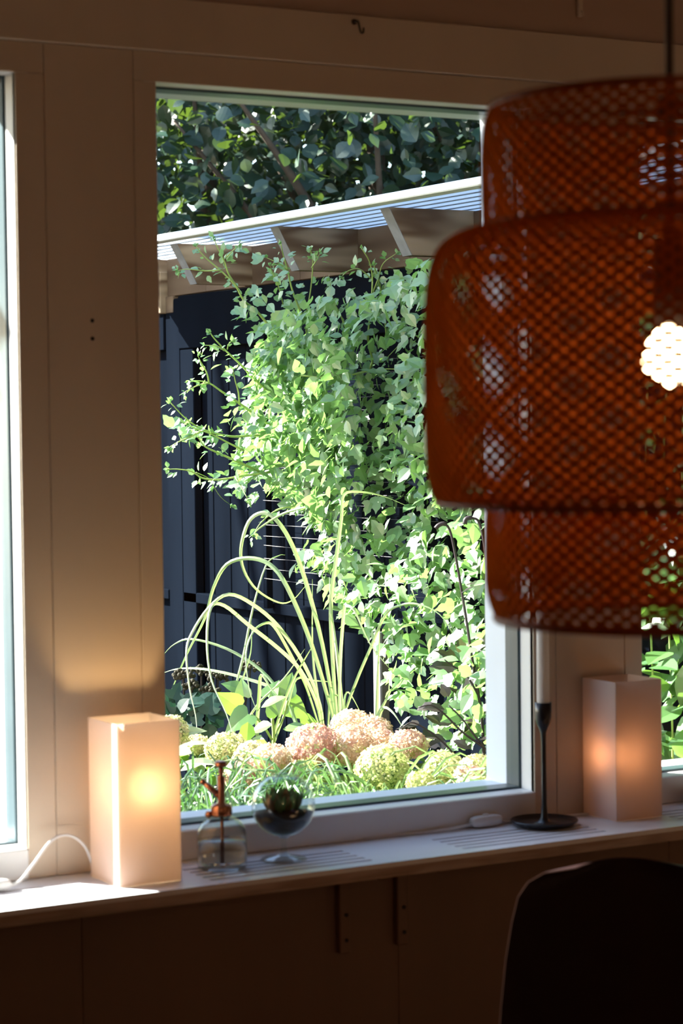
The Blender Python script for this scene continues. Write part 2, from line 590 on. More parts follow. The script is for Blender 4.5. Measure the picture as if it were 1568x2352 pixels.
def blade_mb(mb, pts, w0, twist=0.0, face=None):
    """grass blade: a folded ribbon that tapers to its tip"""
    pts = [Vector(p) for p in pts]
    n = len(pts)
    v, f = [], []
    for i, p in enumerate(pts):
        t = (pts[min(i + 1, n - 1)] - pts[max(i - 1, 0)]).normalized()
        fc = Vector(face) if face is not None else Vector((-0.5, -0.86, 0.2))
        s = t.cross(fc)
        s = s.normalized() if s.length > 1e-4 else t.orthogonal().normalized()
        u = i / (n - 1)
        s = (Matrix.Rotation(twist * u, 3, t) @ s)
        nn = s.cross(t)
        wd = w0 * (0.55 + 0.45 * min(1, u * 5)) * (1 - max(0, (u - 0.35) / 0.65) ** 1.6 * 0.93) * 0.5
        v += [p - s * wd, p + nn * wd * 0.35, p + s * wd]
    for i in range(n - 1):
        a, b = i * 3, (i + 1) * 3
        f += [(a, a + 1, b + 1, b), (a + 1, a + 2, b + 2, b + 1)]
    mb.add(v, f)
    return mb


# ------------------------------------------------------------------ the room
SILL = 0.716
RX0, RX1, RY0, RZ1 = -1.6, 4.6, -6.2, 2.42
WIN = [(0.622, 1.360), (1.606, 2.344), (2.590, 3.328)]
WZ0, WZ1 = 0.767, 2.0

tag(MB().box(RX0, RX1, RY0, 0.012, -0.05, 0).build('floor', M['floorwood']), 'brown boarded floor of the garden room', None, kind='structure')
tag(MB().box(RX0, RX1, RY0, 0.16, RZ1, RZ1 + 0.06).build('ceiling', M['wall_up']), 'brown boarded ceiling above the window wall', None, kind='structure')
for nm, b in (('wall_left', (RX0 - .12, RX0, RY0, 0.15)), ('wall_right', (RX1, RX1 + .12, RY0, 0.15)), ('wall_back', (RX0 - .12, RX1 + .12, RY0 - .12, RY0))):
    tag(MB().box(b[0], b[1], b[2], b[3], -0.05, RZ1).build(nm, M['room']), 'painted inner wall of the room, ' + nm.split('_')[1] + ' side', None, kind='structure')

mb = MB()
e = 0.024
xs = [RX0]
for a, b in WIN:
    xs += [a - e, b + e]
xs.append(RX1)
for i in range(0, len(xs), 2):
    mb.box(xs[i], xs[i + 1], 0.012, 0.15, WZ0 - 0.03, WZ1 + e)
mb.box(RX0, RX1, 0.012, 0.15, -0.05, WZ0 - 0.03)
mb.box(RX0, RX1, 0.012, 0.15, WZ1 + e, RZ1)
wallf = tag(mb.build('wall_front', M['wall']), 'cream boarded wall holding the three windows', None, kind='structure')


def board(name, x0, x1, z0, z1, y0=0.0, m='wall', y1=0.0122):
    return MB().bevbox(x0, x1, y0, y1, z0, z1, 0.0012).build(name, M[m], wallf)


G = 0.0004
TOPZ = 2.05
board('header_board', RX0 + .01, RX1 - .01, TOPZ + G, 2.137, -0.007)
for z0, z1 in ((2.1385, 2.262), (2.264, 2.415)):
    board('upper_board', RX0 + .01, RX1 - .01, z0, z1, 0.003, 'wall_up')
for k, (a, b) in enumerate(WIN):
    board('window_casing', a - 0.041 + G, a, SILL + .001, WZ1)                     # left upright
    board('window_casing', b, b + 0.049 - G, SILL + .001, TOPZ - G if False else WZ1)
    board('window_casing', a - 0.041 + G, b + 0.049 - G, WZ1 + G, TOPZ - G)        # head
posts = [(-0.30 + .0, WIN[0][0] - 0.041 - G), (WIN[0][1] + 0.049 + G, WIN[1][0] - 0.041 - G), (WIN[1][1] + 0.049 + G, WIN[2][0] - 0.041 - G), (WIN[2][1] + 0.049 + G, 4.2)]
for a, b in posts:
    board('wall_board', a, b, SILL + .001, TOPZ - G)
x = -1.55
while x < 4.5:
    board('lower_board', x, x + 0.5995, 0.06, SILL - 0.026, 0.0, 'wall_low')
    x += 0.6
mb = MB()
for (x, z) in ((1.486, 1.61), (1.486, 1.581)):
    mb.lathe([(0.0001, -0.0006), (0.0035, -0.0004), (0.0035, 0.0), (0.0001, 0.0)], (0, 0, 0), 10)
    for i in range(len(mb.v) - 40, len(mb.v)):
        p = mb.v[i].copy()
        mb.v[i] = Vector((x + p.x, p.z, z + p.y))
mb.build('screw_hole', M['cordblack'], wallf)


def window(k, a, b):
    t = thing('window_%d' % (k + 1), ((a + b) / 2, 0.05, WZ0), ['white framed window at the left edge, sunlight on its right jamb', 'white framed middle window looking onto the garden fence', 'white framed window behind the right paper lantern'][k], None, None, 'structure')

    def lining(name, y0, y1, ins, m):
        z0, z1 = WZ0, WZ1
        for nm, bb in (('side', (a - e + .001, a + ins, z0 - .03, z1 + e)), ('side', (b - ins, b + e - .001, z0 - .03, z1 + e)),
                       ('rail', (a + ins, b - ins, z1 - ins, z1 + e - .001)), ('rail', (a + ins, b - ins, z0 - .03, z0 + ins))):
            MB().bevbox(bb[0], bb[1], y0, y1, bb[2], bb[3], 0.0015).build(name + '_' + nm, M[m], t)
    lining('inner_frame', 0.001, 0.044, 0.0, 'white')
    lining('glazing_seal', 0.044, 0.087, 0.004, 'gasket')
    lining('outer_frame', 0.087, 0.156, 0.002, 'white2')
    MB().bevbox(a + G, b - G, -0.004, 0.02, SILL + .0006, WZ0 - .0005, 0.002).build('apron_rail', M['white'], t)
    MB().box(a + .0035, b - .0035, 0.058, 0.063, WZ0 + .0035, WZ1 - .0035).build('pane', M['glass'], t)


for k, (a, b) in enumerate(WIN):
    window(k, a, b)

# window sill with groups of slots, laminated front edge
t = thing('trim_1', (1.5, -0.1, SILL), 'long white window sill with grouped slots and laminated front edge', None, None, 'structure')
mb = MB()
ys = [-0.2]
slots = [(-0.170, -0.160), (-0.146, -0.136), (-0.122, -0.112), (-0.098, -0.088), (-0.074, -0.064)]
groups = [(0.64, 0.94), (1.12, 1.42), (1.60, 1.90), (2.08, 2.38), (2.56, 2.86), (3.04, 3.34)]
prev = -0.2
for s0, s1 in slots:
    mb.box(RX0 + .01, RX1 - .01, prev, s0, SILL - .008, SILL)
    xa = RX0 + .01
    for g0, g1 in groups:
        mb.box(xa, g0, s0, s1, SILL - .008, SILL)
        xa = g1
    mb.box(xa, RX1 - .01, s0, s1, SILL - .008, SILL)
    prev = s1
mb.box(RX0 + .01, RX1 - .01, prev, 0.012, SILL - .008, SILL)
mb.build('sill_board', M['sill'], t)
for i, zz in enumerate((0.0, 0.0056, 0.0112)):
    MB().box(RX0 + .01, RX1 - .01, -0.2 + (.0008 if i % 2 else 0), 0.011, SILL - .0082 - zz - .0054, SILL - .0082 - zz).build('laminate_layer', M['ply'], t)
# two brackets
for x, lab in ((1.935, 'slim brown bracket under the sill, below the glass globe side'), (2.052, 'slim brown bracket under the sill, nearer the candle holder')):
    t = thing('shelf_bracket', (x, 0, 0.52), lab, 'bracket', 'brackets under the sill')
    MB().bevbox(x - .011, x + .011, -0.014, -0.0002, 0.525, SILL - .027, 0.002).build('wall_leg', M['wall_low'], t)
    MB().bevbox(x - .011, x + .011, -0.15, -0.014, SILL - .040, SILL - .0265, 0.002).build('arm', M['wall_low'], t)
    for z in (0.548, 0.592):
        m2 = MB()
        m2.tube([(x + .002, -0.0136, z), (x + .002, -0.0158, z)], 0.0035, 10)
        m2.build('screw', M['cordblack'], t)
# hooks on the header
mb = MB()
mb.tube(smooth_line([(1.978, -0.0065, 2.125), (1.978, -0.02, 2.124), (1.978, -0.026, 2.112), (1.982, -0.024, 2.105), (1.99, -0.018, 2.107), (1.992, -0.016, 2.115)], 4), 0.0018, 6)
mb.tube([(1.978, -0.0068, 2.125), (1.978, -0.009, 2.125)], 0.005, 8)
tag(mb.build('cup_hook', M['bark'], loc=(1.978, -0.007, 2.125)), 'small bent cup hook screwed into the header board', 'hook')
mb = MB()
mb.bevbox(2.452, 2.462, -0.006, 0.0028, 2.172, 2.215, 0.0015)
mb.tube([(2.457, -0.006, 2.182), (2.457, -0.012, 2.178), (2.457, -0.012, 2.172)], 0.0016, 6)
tag(mb.build('wall_clip', M['wall'], loc=(2.457, 0, 2.19)), 'small pale clip on the brown board near the lamp cord', 'clip')


# ------------------------------------------------------------------ sill things
def lantern(x0, x1, y0, y1, h, bulbmat, label, bulb_z, bx, by):
    cx, cy = (x0 + x1) / 2, (y0 + y1) / 2
    t = thing('paper_lantern', (cx, cy, SILL), label, 'lamp', 'paper lanterns on the sill')
    z0, z1 = SILL + .001, SILL + h
    th = 0.0012
    mb = MB()
    o = [(x0, y0), (x1, y0), (x1, y1), (x0, y1)]
    i_ = [(x0 + th, y0 + th), (x1 - th, y0 + th), (x1 - th, y1 - th), (x0 + th, y1 - th)]
    v = [(p[0], p[1], z) for z in (z0, z1) for p in o] + [(p[0], p[1], z) for z in (z0, z1) for p in i_]
    f = []
    for k in range(4):
        j = (k + 1) % 4
        f += [(k, j, 4 + j, 4 + k), (8 + j, 8 + k, 12 + k, 12 + j), (4 + k, 4 + j, 12 + j, 12 + k), (j, k, 8 + k, 8 + j)]
    mb.add(v, f)
    mb.build('paper_shade', M['paper'], t)
    MB().bevbox(x0 + .008, x1 - .008, y0 + .008, y1 - .008, z0, z0 + .004, .001).build('base_plate', M['plastic'], t)
    m2 = MB()
    m2.lathe([(0.0001, 0), (0.012, 0), (0.012, bulb_z - SILL - .033), (0.009, bulb_z - SILL - .026), (0.0001, bulb_z - SILL - .026)], (bx, by, z0 + .004), 16)
    m2.build('bulb_holder', M['plastic'], t)
    m3 = MB()
    m3.lathe([(0.0001, -.027), (0.010, -.025), (0.019, -.012), (0.021, .002), (0.017, .015), (0.009, .024), (0.0001, .028)], (bx, by, bulb_z), 16)
    m3.build('bulb', bulbmat, t, True)
    return t


lanL = lantern(1.453, 1.562, -0.142, -0.032, 0.257, M['bulb_l'], 'tall square paper lantern glowing warm yellow beside the left window', 0.868, 1.512, -0.106)
lanR = lantern(2.449, 2.553, -0.104, -0.004, 0.252, M['bulb_r'], 'tall square paper lantern glowing dim orange behind the candle holder', 0.832, 2.484, -0.056)


def switch_body(c, d, L, wd, ht, t):
    d = Vector(d).normalized()
    s = d.cross(Vector((0, 0, 1))).normalized()
    up = s.cross(d)
    prof = [(-0.5, .45, .4), (-.44, .85, .8), (-.3, 1, 1), (.3, 1, 1), (.44, .85, .8), (.5, .45, .4)]
    v, f = [], []
    for u, a, b in prof:
        p = Vector(c) + d * (u * L)
        for k in range(10):
            g = 2 * math.pi * k / 10
            q = (abs(math.cos(g)) ** .5 * (1 if math.cos(g) > 0 else -1), abs(math.sin(g)) ** .5 * (1 if math.sin(g) > 0 else -1))
            v.append(p + s * (q[0] * wd * a / 2) + up * (q[1] * ht * b / 2))
    for i in range(len(prof) - 1):
        for k in range(10):
            f.append((i * 10 + k, i * 10 + (k + 1) % 10, (i + 1) * 10 + (k + 1) % 10, (i + 1) * 10 + k))
    f += [tuple(range(9, -1, -1)), tuple(range(50, 60))]
    b = MB().add(v, f).build('switch', M['plastic'], t, True)
    r = MB()
    r.bevbox(-.006, .006, -.0032, .0032, 0, .003, .001)
    m3 = Matrix((d, s, up)).transposed()
    r.v = [m3 @ p + Vector(c) + up * (ht * .47) for p in r.v]
    rb = r.build('rocker', M['white'], t)
    rb.parent = b
    rb.matrix_parent_inverse = Matrix.Identity(4)
    return b


MB().tube(smooth_line([(1.458, -.036, .726), (1.445, -.03, .765), (1.42, -.024, .785), (1.388, -.03, .781), (1.352, -.045, .752), (1.322, -.055, .727), (1.30, -.06, .722)], 6), .0022, 7).build('cord', M['plastic'], lanL, True)
switch_body((1.276, -.062, .726), (-1, -.06, 0), .058, .017, .017, lanL)
MB().tube(smooth_line([(1.25, -.064, .722), (1.18, -.07, .7185), (1.05, -.06, .7185), (.9, -.03, .7185)], 6), .0022, 7).build('cord', M['plastic'], lanL, True)
MB().tube(smooth_line([(2.452, -.02, .7185), (2.40, -.012, .7185), (2.30, -.008, .7185), (2.262, -.01, .722)], 6), .0022, 7).build('cord', M['plastic'], lanR, True)
switch_body((2.226, -.016, .7275), (1, .06, 0), .068, .020, .020, lanR)
MB().tube(smooth_line([(2.193, -.018, .724), (2.15, -.02, .721), (2.09, -.012, .7185), (2.02, -.004, .7185), (1.98, -.006, .7185)], 6), .0024, 7).build('cord', M['plastic'], lanR, True)

# glass mister with copper pump
bx, by = 1.662, -0.088
t = thing('plant_mister', (bx, by, SILL), 'clear glass plant mister with copper pump beside the glowing lantern', 'sprayer')
z = SILL
MB().lathe([(.0001, .0005), (.036, .0005), (.0405, .004), (.041, .012), (.041, .052), (.039, .064), (.032, .075), (.020, .083), (.0145, .087), (.0145, .094), (.0130, .094), (.0130, .087), (.018, .0815), (.031, .073), (.0375, .063), (.0395, .052), (.0395, .012), (.036, .008), (.0001, .008)], (bx, by, z), 36).build('glass_body', M['vessel'], t, True)
m, tt, out = new_mat('water')
b = nd(tt, 'ShaderNodeBsdfPrincipled')
b.inputs['Base Color'].default_value = (0.95, 0.98, 1, 1)
b.inputs['Transmission Weight'].default_value = 1
b.inputs['Roughness'].default_value = 0.0
b.inputs['IOR'].default_value = 1.33
tt.links.new(b.outputs[0], out.inputs[0])
MB().lathe([(.0001, .0085), (.036, .0085), (.0392, .0125), (.0392, .046), (.0001, .046)], (bx, by, z), 36).build('water', m, t, True)
MB().lathe([(.0001, .086), (.017, .086), (.0175, .089), (.0175, .101), (.015, .105), (.0065, .107), (.0065, .150), (.004, .152), (.004, .168), (.0001, .168)], (bx, by, z), 24).build('pump', M['copper'], t, True)
MB().lathe([(.0001, .166), (.008, .166), (.0105, .169), (.0105, .173), (.008, .176), (.0001, .177)], (bx, by, z), 20).build('push_button', M['copper'], t, True)
d = -RT * 1.0 + UP * 0.85
n0 = Vector((bx, by, z + .116))
mb = MB()
mb.tube([n0, n0 + d * .018, n0 + d * .030], [.0055, .005, .0042], 12)
mb.tube([n0 + d * .029, n0 + d * .033], [.0058, .0050], 12)
mb.build('nozzle', M['copper'], t, True)
MB().tube([(bx, by, z + .012), (bx + .001, by, z + .05), (bx, by, z + .09)], .0028, 8).build('dip_tube', M['copper'], t, True)
mb = MB()
mb.lathe([(.0001, -.006), (.004, -.005), (.006, 0), (.004, .005), (.0001, .006)], tuple(n0 - RT * .021 - UP * .028), 12)
mb.tube([n0 - UP * .028, n0 - RT * .021 - UP * .028], .003, 8)
mb.build('side_nut', M['copper'], t, True)

# footed glass globe with soil and moss
gx, gy = 1.778, -0.085
t = thing('glass_terrarium', (gx, gy, SILL), 'footed round glass terrarium with dark soil and green plants', 'terrarium')
R_ = 0.0535
zc = 0.093
prof = [(.0001, .0006), (.036, .0006), (.039, .002), (.034, .0045), (.012, .0085), (.0055, .014), (.0045, .025), (.006, .036), (.012, .041)]
for k in range(13):
    g = -1.34 + k * (1.34 + 1.25) / 12
    prof.append((R_ * math.cos(g), zc + R_ * math.sin(g)))
inner = [(r * .965, zc + (zz - zc) * .965) for r, zz in reversed(prof[9:])]
prof += inner + [(.0001, zc - R_ * .965)]
MB().lathe(prof, (gx, gy, SILL), 40).build('glass_globe', M['vessel'], t, True)
ri = R_ * .955
sp = [(.0001, zc - ri)]
for k in range(1, 9):
    g = -1.57 + k * 1.30 / 8
    sp.append((ri * math.cos(g), zc + ri * math.sin(g)))
sp += [(ri * .6, zc - .010), (ri * .25, zc - .005), (.0001, zc - .006)]
MB().lathe(sp, (gx, gy, SILL), 28).build('soil', M['soil'], t, True)
items = []
for k in range(70):
    a = random.random() * 6.28
    r0 = random.random() ** .5 * .026
    p = Vector((gx + r0 * math.cos(a), gy + r0 * math.sin(a), SILL + zc - .010))
    d = Vector((math.cos(a) * .75, math.sin(a) * .75, .9 + random.random() * .5))
    items.append((LANCE, p, leaf_frame(d, (math.cos(a), math.sin(a), .3)), .018 + random.random() * .022))
leaf_objects('leaf', items[:52], M['sedge'], t)
leaf_objects('dry_leaf', items[52:], M['dry'], t)

# candle holder
hx, hy = 2.318, -0.066
t = thing('candle_holder', (hx, hy, SILL), 'slender black candle holder on a round dish base', 'candlestick')
MB().lathe([(.0001, .0006), (.045, .0006), (.055, .005), (.0605, .011), (.0595, .0125), (.052, .0075), (.030, .006), (.012, .0085), (.0065, .016), (.0048, .04), (.0045, .10), (.0046, .155), (.0055, .168), (.0085, .176), (.0125, .183), (.0145, .192), (.015, .205), (.015, .222), (.0125, .222), (.0122, .205), (.0001, .203)], (hx, hy, SILL), 40).build('stick', M['black'], t, True)
c = thing('candle', (hx, hy, SILL + .204), 'white dinner candle standing in the black holder', 'candle')
MB().lathe([(.0001, .0), (.0112, .0), (.0114, .01), (.0108, .19), (.0095, .198), (.004, .201), (.0001, .1995)], (hx, hy, SILL + .204), 24).build('wax', M['candle'], c, True)
MB().tube([(hx, hy, SILL + .403), (hx + .001, hy, SILL + .411)], .0009, 6).build('wick', M['cordblack'], c)

# small dark dish at the right
dx, dy = 2.700, -0.05
mb = MB()
mb.lathe([(.0001, .0006), (.026, .0006), (.036, .008), (.042, .020), (.040, .021), (.033, .010), (.024, .004), (.0001, .004)], (dx, dy, SILL), 28)
tag(mb.build('small_dish', M['black'], None, True, (dx, dy, SILL)), 'small dark dish on the sill at the right edge', 'dish')

# ------------------------------------------------------------------ pendant lamp
LX, LY = 1.45, -1.535
lamp = thing('pendant_lamp', (LX, LY, 1.24), 'three tiered orange woven cane pendant lamp hanging on a dark cord', 'lamp')


def tier(name, prof, nstrip, angle, ring_prof):
    """prof: list of (r, z) from top to bottom; woven of two sets of spiral strips"""
    tp = MB()
    for r, zz, th in ring_prof:
        pts = [(LX + r * math.cos(2 * math.pi * k / 72), LY + r * math.sin(2 * math.pi * k / 72), zz) for k in range(73)]
        tp.tube(pts, th, 7, False)
    root = tp.build(name, M['canering'], lamp, True)
    P = [Vector((p[0], p[1], 0)) for p in prof]
    P = smooth_line(P, 3) if len(P) > 2 else [P[0].lerp(P[1], i / 10) for i in range(11)]
    camang = math.atan2(CAM.y - LY, CAM.x - LX)
    rest = MB()
    meshes = {}
    for sgn in (1, -1):
        pts, phi = [], 0.0
        for i, p in enumerate(P):
            if i:
                ds = (p - P[i - 1]).length
                phi += sgn * ds / math.tan(angle) / max(.5 * (p.x + P[i - 1].x), .01)
            pts.append((p.x, p.y, phi))
        total = phi
        off = .0009 * sgn
        wd, th = .0027, .0006
        v, f = [], []
        for i, (r, zz, ph) in enumerate(pts):
            a, b = pts[max(i - 1, 0)], pts[min(i + 1, len(pts) - 1)]
            q = lambda s: Vector((s[0] * math.cos(s[2]), s[0] * math.sin(s[2]), s[1]))
            tg = (q(b) - q(a)).normalized()
            dr, dz = b[0] - a[0], b[1] - a[1]
            nl = math.hypot(dr, dz) or 1
            n2 = (-dz / nl, dr / nl)
            nr = Vector((n2[0] * math.cos(ph), n2[0] * math.sin(ph), n2[1]))
            sd = tg.cross(nr).normalized()
            c0 = q(pts[i]) + nr * off
            v += [c0 - sd * wd - nr * th, c0 + sd * wd - nr * th, c0 + sd * wd + nr * th, c0 - sd * wd + nr * th]
        for i in range(len(pts) - 1):
            for k in range(4):
                f.append((i * 4 + k, i * 4 + (k + 1) % 4, (i + 1) * 4 + (k + 1) % 4, (i + 1) * 4 + k))
        me = bpy.data.meshes.new('cane_strip')
        me.from_pydata([tuple(p) for p in v], [], f)
        me.materials.append(M['cane'])
        for k in range(nstrip):
            g = 2 * math.pi * (k + random.uniform(-.06, .06)) / nstrip
            mid = (g + total / 2 - camang + math.pi) % (2 * math.pi) - math.pi
            if abs(mid) < 1.55:
                o = bpy.data.objects.new('cane_strip', me)
                o.parent = root
                o.location = Vector((LX, LY, 0)) - Vector(lamp['base'])
                o.rotation_euler = (0, 0, g)
                COL.objects.link(o)
            else:
                R = Matrix.Rotation(g, 3, 'Z')
                rest.add([R @ p + Vector((LX, LY, 0)) for p in v], f)
    o = rest.build('cane_weave', M['cane'], lamp)
    o.parent = root
    o['kind'] = 'stuff'
    return root


A35 = math.radians(36)
tier('upper_tier', [(.181, 1.758), (.187, 1.745), (.1905, 1.72), (.191, 1.68), (.190, 1.637)], 66, A35, [(.181, 1.758, .0045), (.190, 1.637, .0035)])
tier('middle_tier', [(.190, 1.636), (.205, 1.634), (.222, 1.628), (.237, 1.615), (.246, 1.59), (.250, 1.55), (.251, 1.50), (.251, 1.45), (.250, 1.40), (.246, 1.372), (.240, 1.357)], 88, A35, [(.240, 1.357, .004)])
tier('lower_tier', [(.189, 1.356), (.1905, 1.33), (.191, 1.30), (.190, 1.27), (.186, 1.252), (.180, 1.238)], 66, A35, [(.189, 1.357, .0035), (.180, 1.238, .005)])
# flat woven ring closing the middle tier from below
mb = MB()
for k in range(88):
    g = 2 * math.pi * k / 88
    g2 = g + .10
    p, q = Vector((LX + .190 * math.cos(g), LY + .190 * math.sin(g), 1.3565)), Vector((LX + .240 * math.cos(g2), LY + .240 * math.sin(g2), 1.3565))
    mb.tube([p, q], .0016, 4)
mb.build('bottom_web', M['cane'], lamp)
mb = MB()
for k in range(3):
    g = 2 * math.pi * k / 3 + .3
    mb.tube([(LX, LY, 1.752), (LX + .181 * math.cos(g), LY + .181 * math.sin(g), 1.756)], .0016, 6)
mb.lathe([(.0001, .012), (.012, .010), (.012, -.008), (.0001, -.010)], (LX, LY, 1.756), 16)
mb.build('spider_frame', M['cordblack'], lamp)
MB().tube([(LX, LY, RZ1 - .03), (LX, LY, 1.63)], .0042, 8).build('cord', M['cordblack'], lamp, True)
MB().lathe([(.0001, .0), (.045, .0), (.045, -.02), (.03, -.03), (.0001, -.03)], (LX, LY, RZ1), 24).build('ceiling_rose', M['cordblack'], lamp, True)
MB().lathe([(.0001, .10), (.006, .10), (.010, .09), (.017, .075), (.019, .05), (.019, .005), (.014, .0), (.0001, .0)], (LX, LY, 1.535), 20).build('socket', M['cordblack'], lamp, True)
MB().lathe([(.0001, -.031), (.010, -.0292), (.020, -.023), (.028, -.012), (.030, 0), (.028, .011), (.021, .021), (.014, .030), (.012, .036), (.0001, .036)], (LX, LY, 1.502), 24).build('bulb', M['bulb_hot'], lamp, True)

# ------------------------------------------------------------------ chair at the table
cb = Vector((1.93, -0.83, 0))
t = thing('dining_chair', cb, 'dark red-brown plywood chair with rounded back in the corner', 'chair')
wdir = Vector((.866, -.5, 0))
fdir = Vector((-.5, -.866, 0))         # towards the table


def chair_pt(u, z, back):
    return cb + wdir * u + fdir * (-back) + Vector((0, 0, z))


rows = [(0.44, .17, .19), (0.50, .185, .0), (0.56, .192, .0), (0.62, .186, .0), (0.68, .178, .0), (.73, .168, .0), (.765, .158, .0), (.785, .143, .0), (.797, .12, .0), (.803, .075, .0)]
v, f = [], []
NU = 12
for layer in (0, 1):
    for (zz, hw, _) in rows:
        for k in range(NU + 1):
            u = -1 + 2 * k / NU
            back = -.02 + .10 * (zz - .44) / .36 - .05 * u * u + layer * .008 + (0.06 * (1 - (zz - .44) / .1) * -1 if zz < .46 else 0)
            v.append(chair_pt(u * hw, zz + (.004 * (1 - u * u) if zz > .79 else 0), back))
nr = len(rows)
N1 = NU + 1
L = nr * N1
for i in range(nr - 1):
    for k in range(NU):
        a = i * N1 + k
        f.append((a, a + 1, a + N1 + 1, a + N1))
        f.append((L + a, L + a + N1, L + a + N1 + 1, L + a + 1))
MB().add(v, f).build('backrest', M['chair'], t, True)
f2 = []
bd = [i * N1 for i in range(nr)] + [(nr - 1) * N1 + k for k in range(1, N1)] + [i * N1 + NU for i in range(nr - 2, -1, -1)]
for a, b_ in zip(bd[:-1], bd[1:]):
    f2.append((a, b_, L + b_, L + a))
tag(MB().add(v, f2).build('backrest_edge', M['chairedge'], t), 'paler laminated rim')
v, f = [], []
for layer in (0, 1):
    for i in range(9):
        s_ = i / 8
        for k in range(9):
            u = -1 + 2 * k / 8
            hw = .17 + .045 * math.sin(min(1, s_ * 1.2) * 1.57)
            v.append(chair_pt(u * hw * (1 - .25 * max(0, s_ - .85) / .15), .44 - .012 * (1 - u * u) + .012 * s_ - layer * .011, -.04 - s_ * .40))
for i in range(8):
    for k in range(8):
        a = i * 9 + k
        f += [(a, a + 1, a + 10, a + 9), (81 + a, 81 + a + 9, 81 + a + 10, 81 + a + 1)]
MB().add(v, f).build('seat', M['chair'], t, True)
for u, bk in ((-.19, .04), (.19, .04), (-.20, -.40), (.20, -.40)):
    MB().tube([chair_pt(u * .6, .425, -.18 + (bk + .18) * .3), chair_pt(u * .85, .41, -.18 + (bk + .18) * .75), chair_pt(u, .0, bk)], [.009, .010, .009], 8).build('leg', M['steel'], t, True)

# ------------------------------------------------------------------ garden: ground, fence, pergola
tag(MB().box(-30, 30, 0.155, 40, -0.2, 0.0).build('ground', M['ground']), 'dark soil of the garden bed', None, kind='structure')
XF = 3.314
t = thing('fence', (XF, 1.8, 0), 'black painted board fence running away from the house', 'fence')
for y0, y1 in ((5.302, 5.40), (3.437, 3.544), (1.60, 1.70), (0.25, 0.35)):
    MB().bevbox(XF + .002, XF + .10, y0, y1, 0, 1.862, .004).build('post', M['fence'], t)
for y0, y1 in ((3.546, 5.3), (1.702, 3.435), (0.352, 1.598)):
    MB().bevbox(XF - .004, XF + .03, y0, y1, 1.692, 1.868, .003).build('top_rail', M['fence'], t)
    MB().bevbox(XF, XF + .03, y0, y1, .850, .885, .003).build('middle_rail', M['fence'], t)
    MB().bevbox(XF, XF + .03, y0, y1, .04, .16, .003).build('bottom_rail', M['fence'], t)
    MB().bevbox(XF + .0, XF + .03, y1 - .10, y1 - .002, .162, 1.690, .003).build('stile', M['fence'], t)
    y = y0
    while y < y1 - .1:
        yy = min(y + .117, y1 - .1)
        MB().bevbox(XF + .031, XF + .05 + random.uniform(0, .004), y, yy, .05, 1.70, .003).build('fence_board', M['fence'], t)
        y += .12
MB().box(XF + .056, XF + .06, .2, 5.3, 0.02, 1.70).build('backing', M['fence'], t)
t = thing('wire_trellis', (XF - .03, 2.6, .3), 'thin horizontal wires stretched across the black fence', 'trellis')
for k in range(20):
    zz = .96 + k * .0345
    MB().tube([(XF - .03, 1.75, zz + random.uniform(-.004, .004)), (XF - .03, 2.4, zz), (XF - .03, 2.80, zz + random.uniform(-.004, .004))], .0006, 5).build('wire', M['wire'], t)
for y in (1.76, 2.80):
    MB().bevbox(XF - .028, XF - .006, y - .012, y + .012, .87, 1.72, .002).build('batten', M['fence'], t)
q = at_x(877, 1500, 3.25)
mb = MB().bevbox(3.232, 3.262, q.y - .022, q.y + .022, 0, .855, .004)
tag(mb.build('short_post', M['stake'], loc=(3.247, q.y, 0)), 'short pale grey post in front of the dark fence', 'post')

t = thing('pergola_roof', (3.6, 1.8, 1.87), 'timber pergola with slanted rafter ends under a white sheet roof', 'pergola')
for y in (3.60, 2.966, 2.313, 1.708, 1.08, .45):
    y -= .0225
    v = []
    for yy in (y - .0225, y + .0225):
        v += [(3.06, yy, 1.997), (3.128, yy, 1.875), (4.4, yy, 1.875), (4.4, yy, 1.997)]
    r = MB().add(v, [(0, 1, 2, 3), (7, 6, 5, 4), (3, 2, 6, 7), (0, 3, 7, 4), (1, 5, 6, 2)]).build('rafter', M['timber'], t)
    v = []
    for dxx in (-.0015, 0):
        v += [(3.06 + dxx, y - .0226, 1.997), (3.128 + dxx, y - .0226, 1.8748), (3.128 + dxx, y + .0226, 1.8748), (3.06 + dxx, y + .0226, 1.997)]
    g = MB().add(v, [(0, 1, 2, 3), (7, 6, 5, 4), (0, 4, 5, 1), (1, 5, 6, 2), (2, 6, 7, 3), (3, 7, 4, 0)]).build('end_grain', M['greyend'], t)
    g.parent = r
ed = [3.577, 2.966, 2.313, 1.708, 1.08, .45]
for y1, y0 in zip(ed[:-1], ed[1:]):
    ym = (y0 + y1) / 2 - .03
    MB().bevbox(XF + .004, XF + .03, y0 + .0005, ym - .001, 1.872, 1.996, .002).build('fascia_board', M['timbery'], t)
    MB().bevbox(XF + .005, XF + .031, ym + .001, y1 - .0455, 1.872, 1.996, .002).build('fascia_board', M['timbery'], t)
MB().bevbox(XF + .0, XF + .09, 3.48, 3.66, 1.815, 1.872, .003).build('wall_plate', M['timbery'], t)
MB().bevbox(XF - .02, XF + .08, 3.535, 3.65, 1.815, 1.955, .003).build('beam_end', M['timber'], t)
# ribbed sheet
mb = MB()
pitch = .060
for i in range(22):
    x0 = 3.03 + i * pitch
    zz = 2.0025 + i * pitch * .006
    mb.box(x0, x0 + pitch - .0003, .3, 3.72, zz, zz + .006)
mb.build('roof_sheet', M['roof'], t)
for i in range(22):
    x0 = 3.03 + i * pitch
    zz = 2.0025 + i * pitch * .006
    MB().box(x0 + pitch - .007, x0 + pitch - .001, .3, 3.72, zz - .0026, zz - .0001).build('roof_rib', M['rib'], t)
MB().bevbox(2.985, 3.034, .3, 3.72, 1.999, 2.020, .003).build('edge_trim', M['rooftrim'], t)

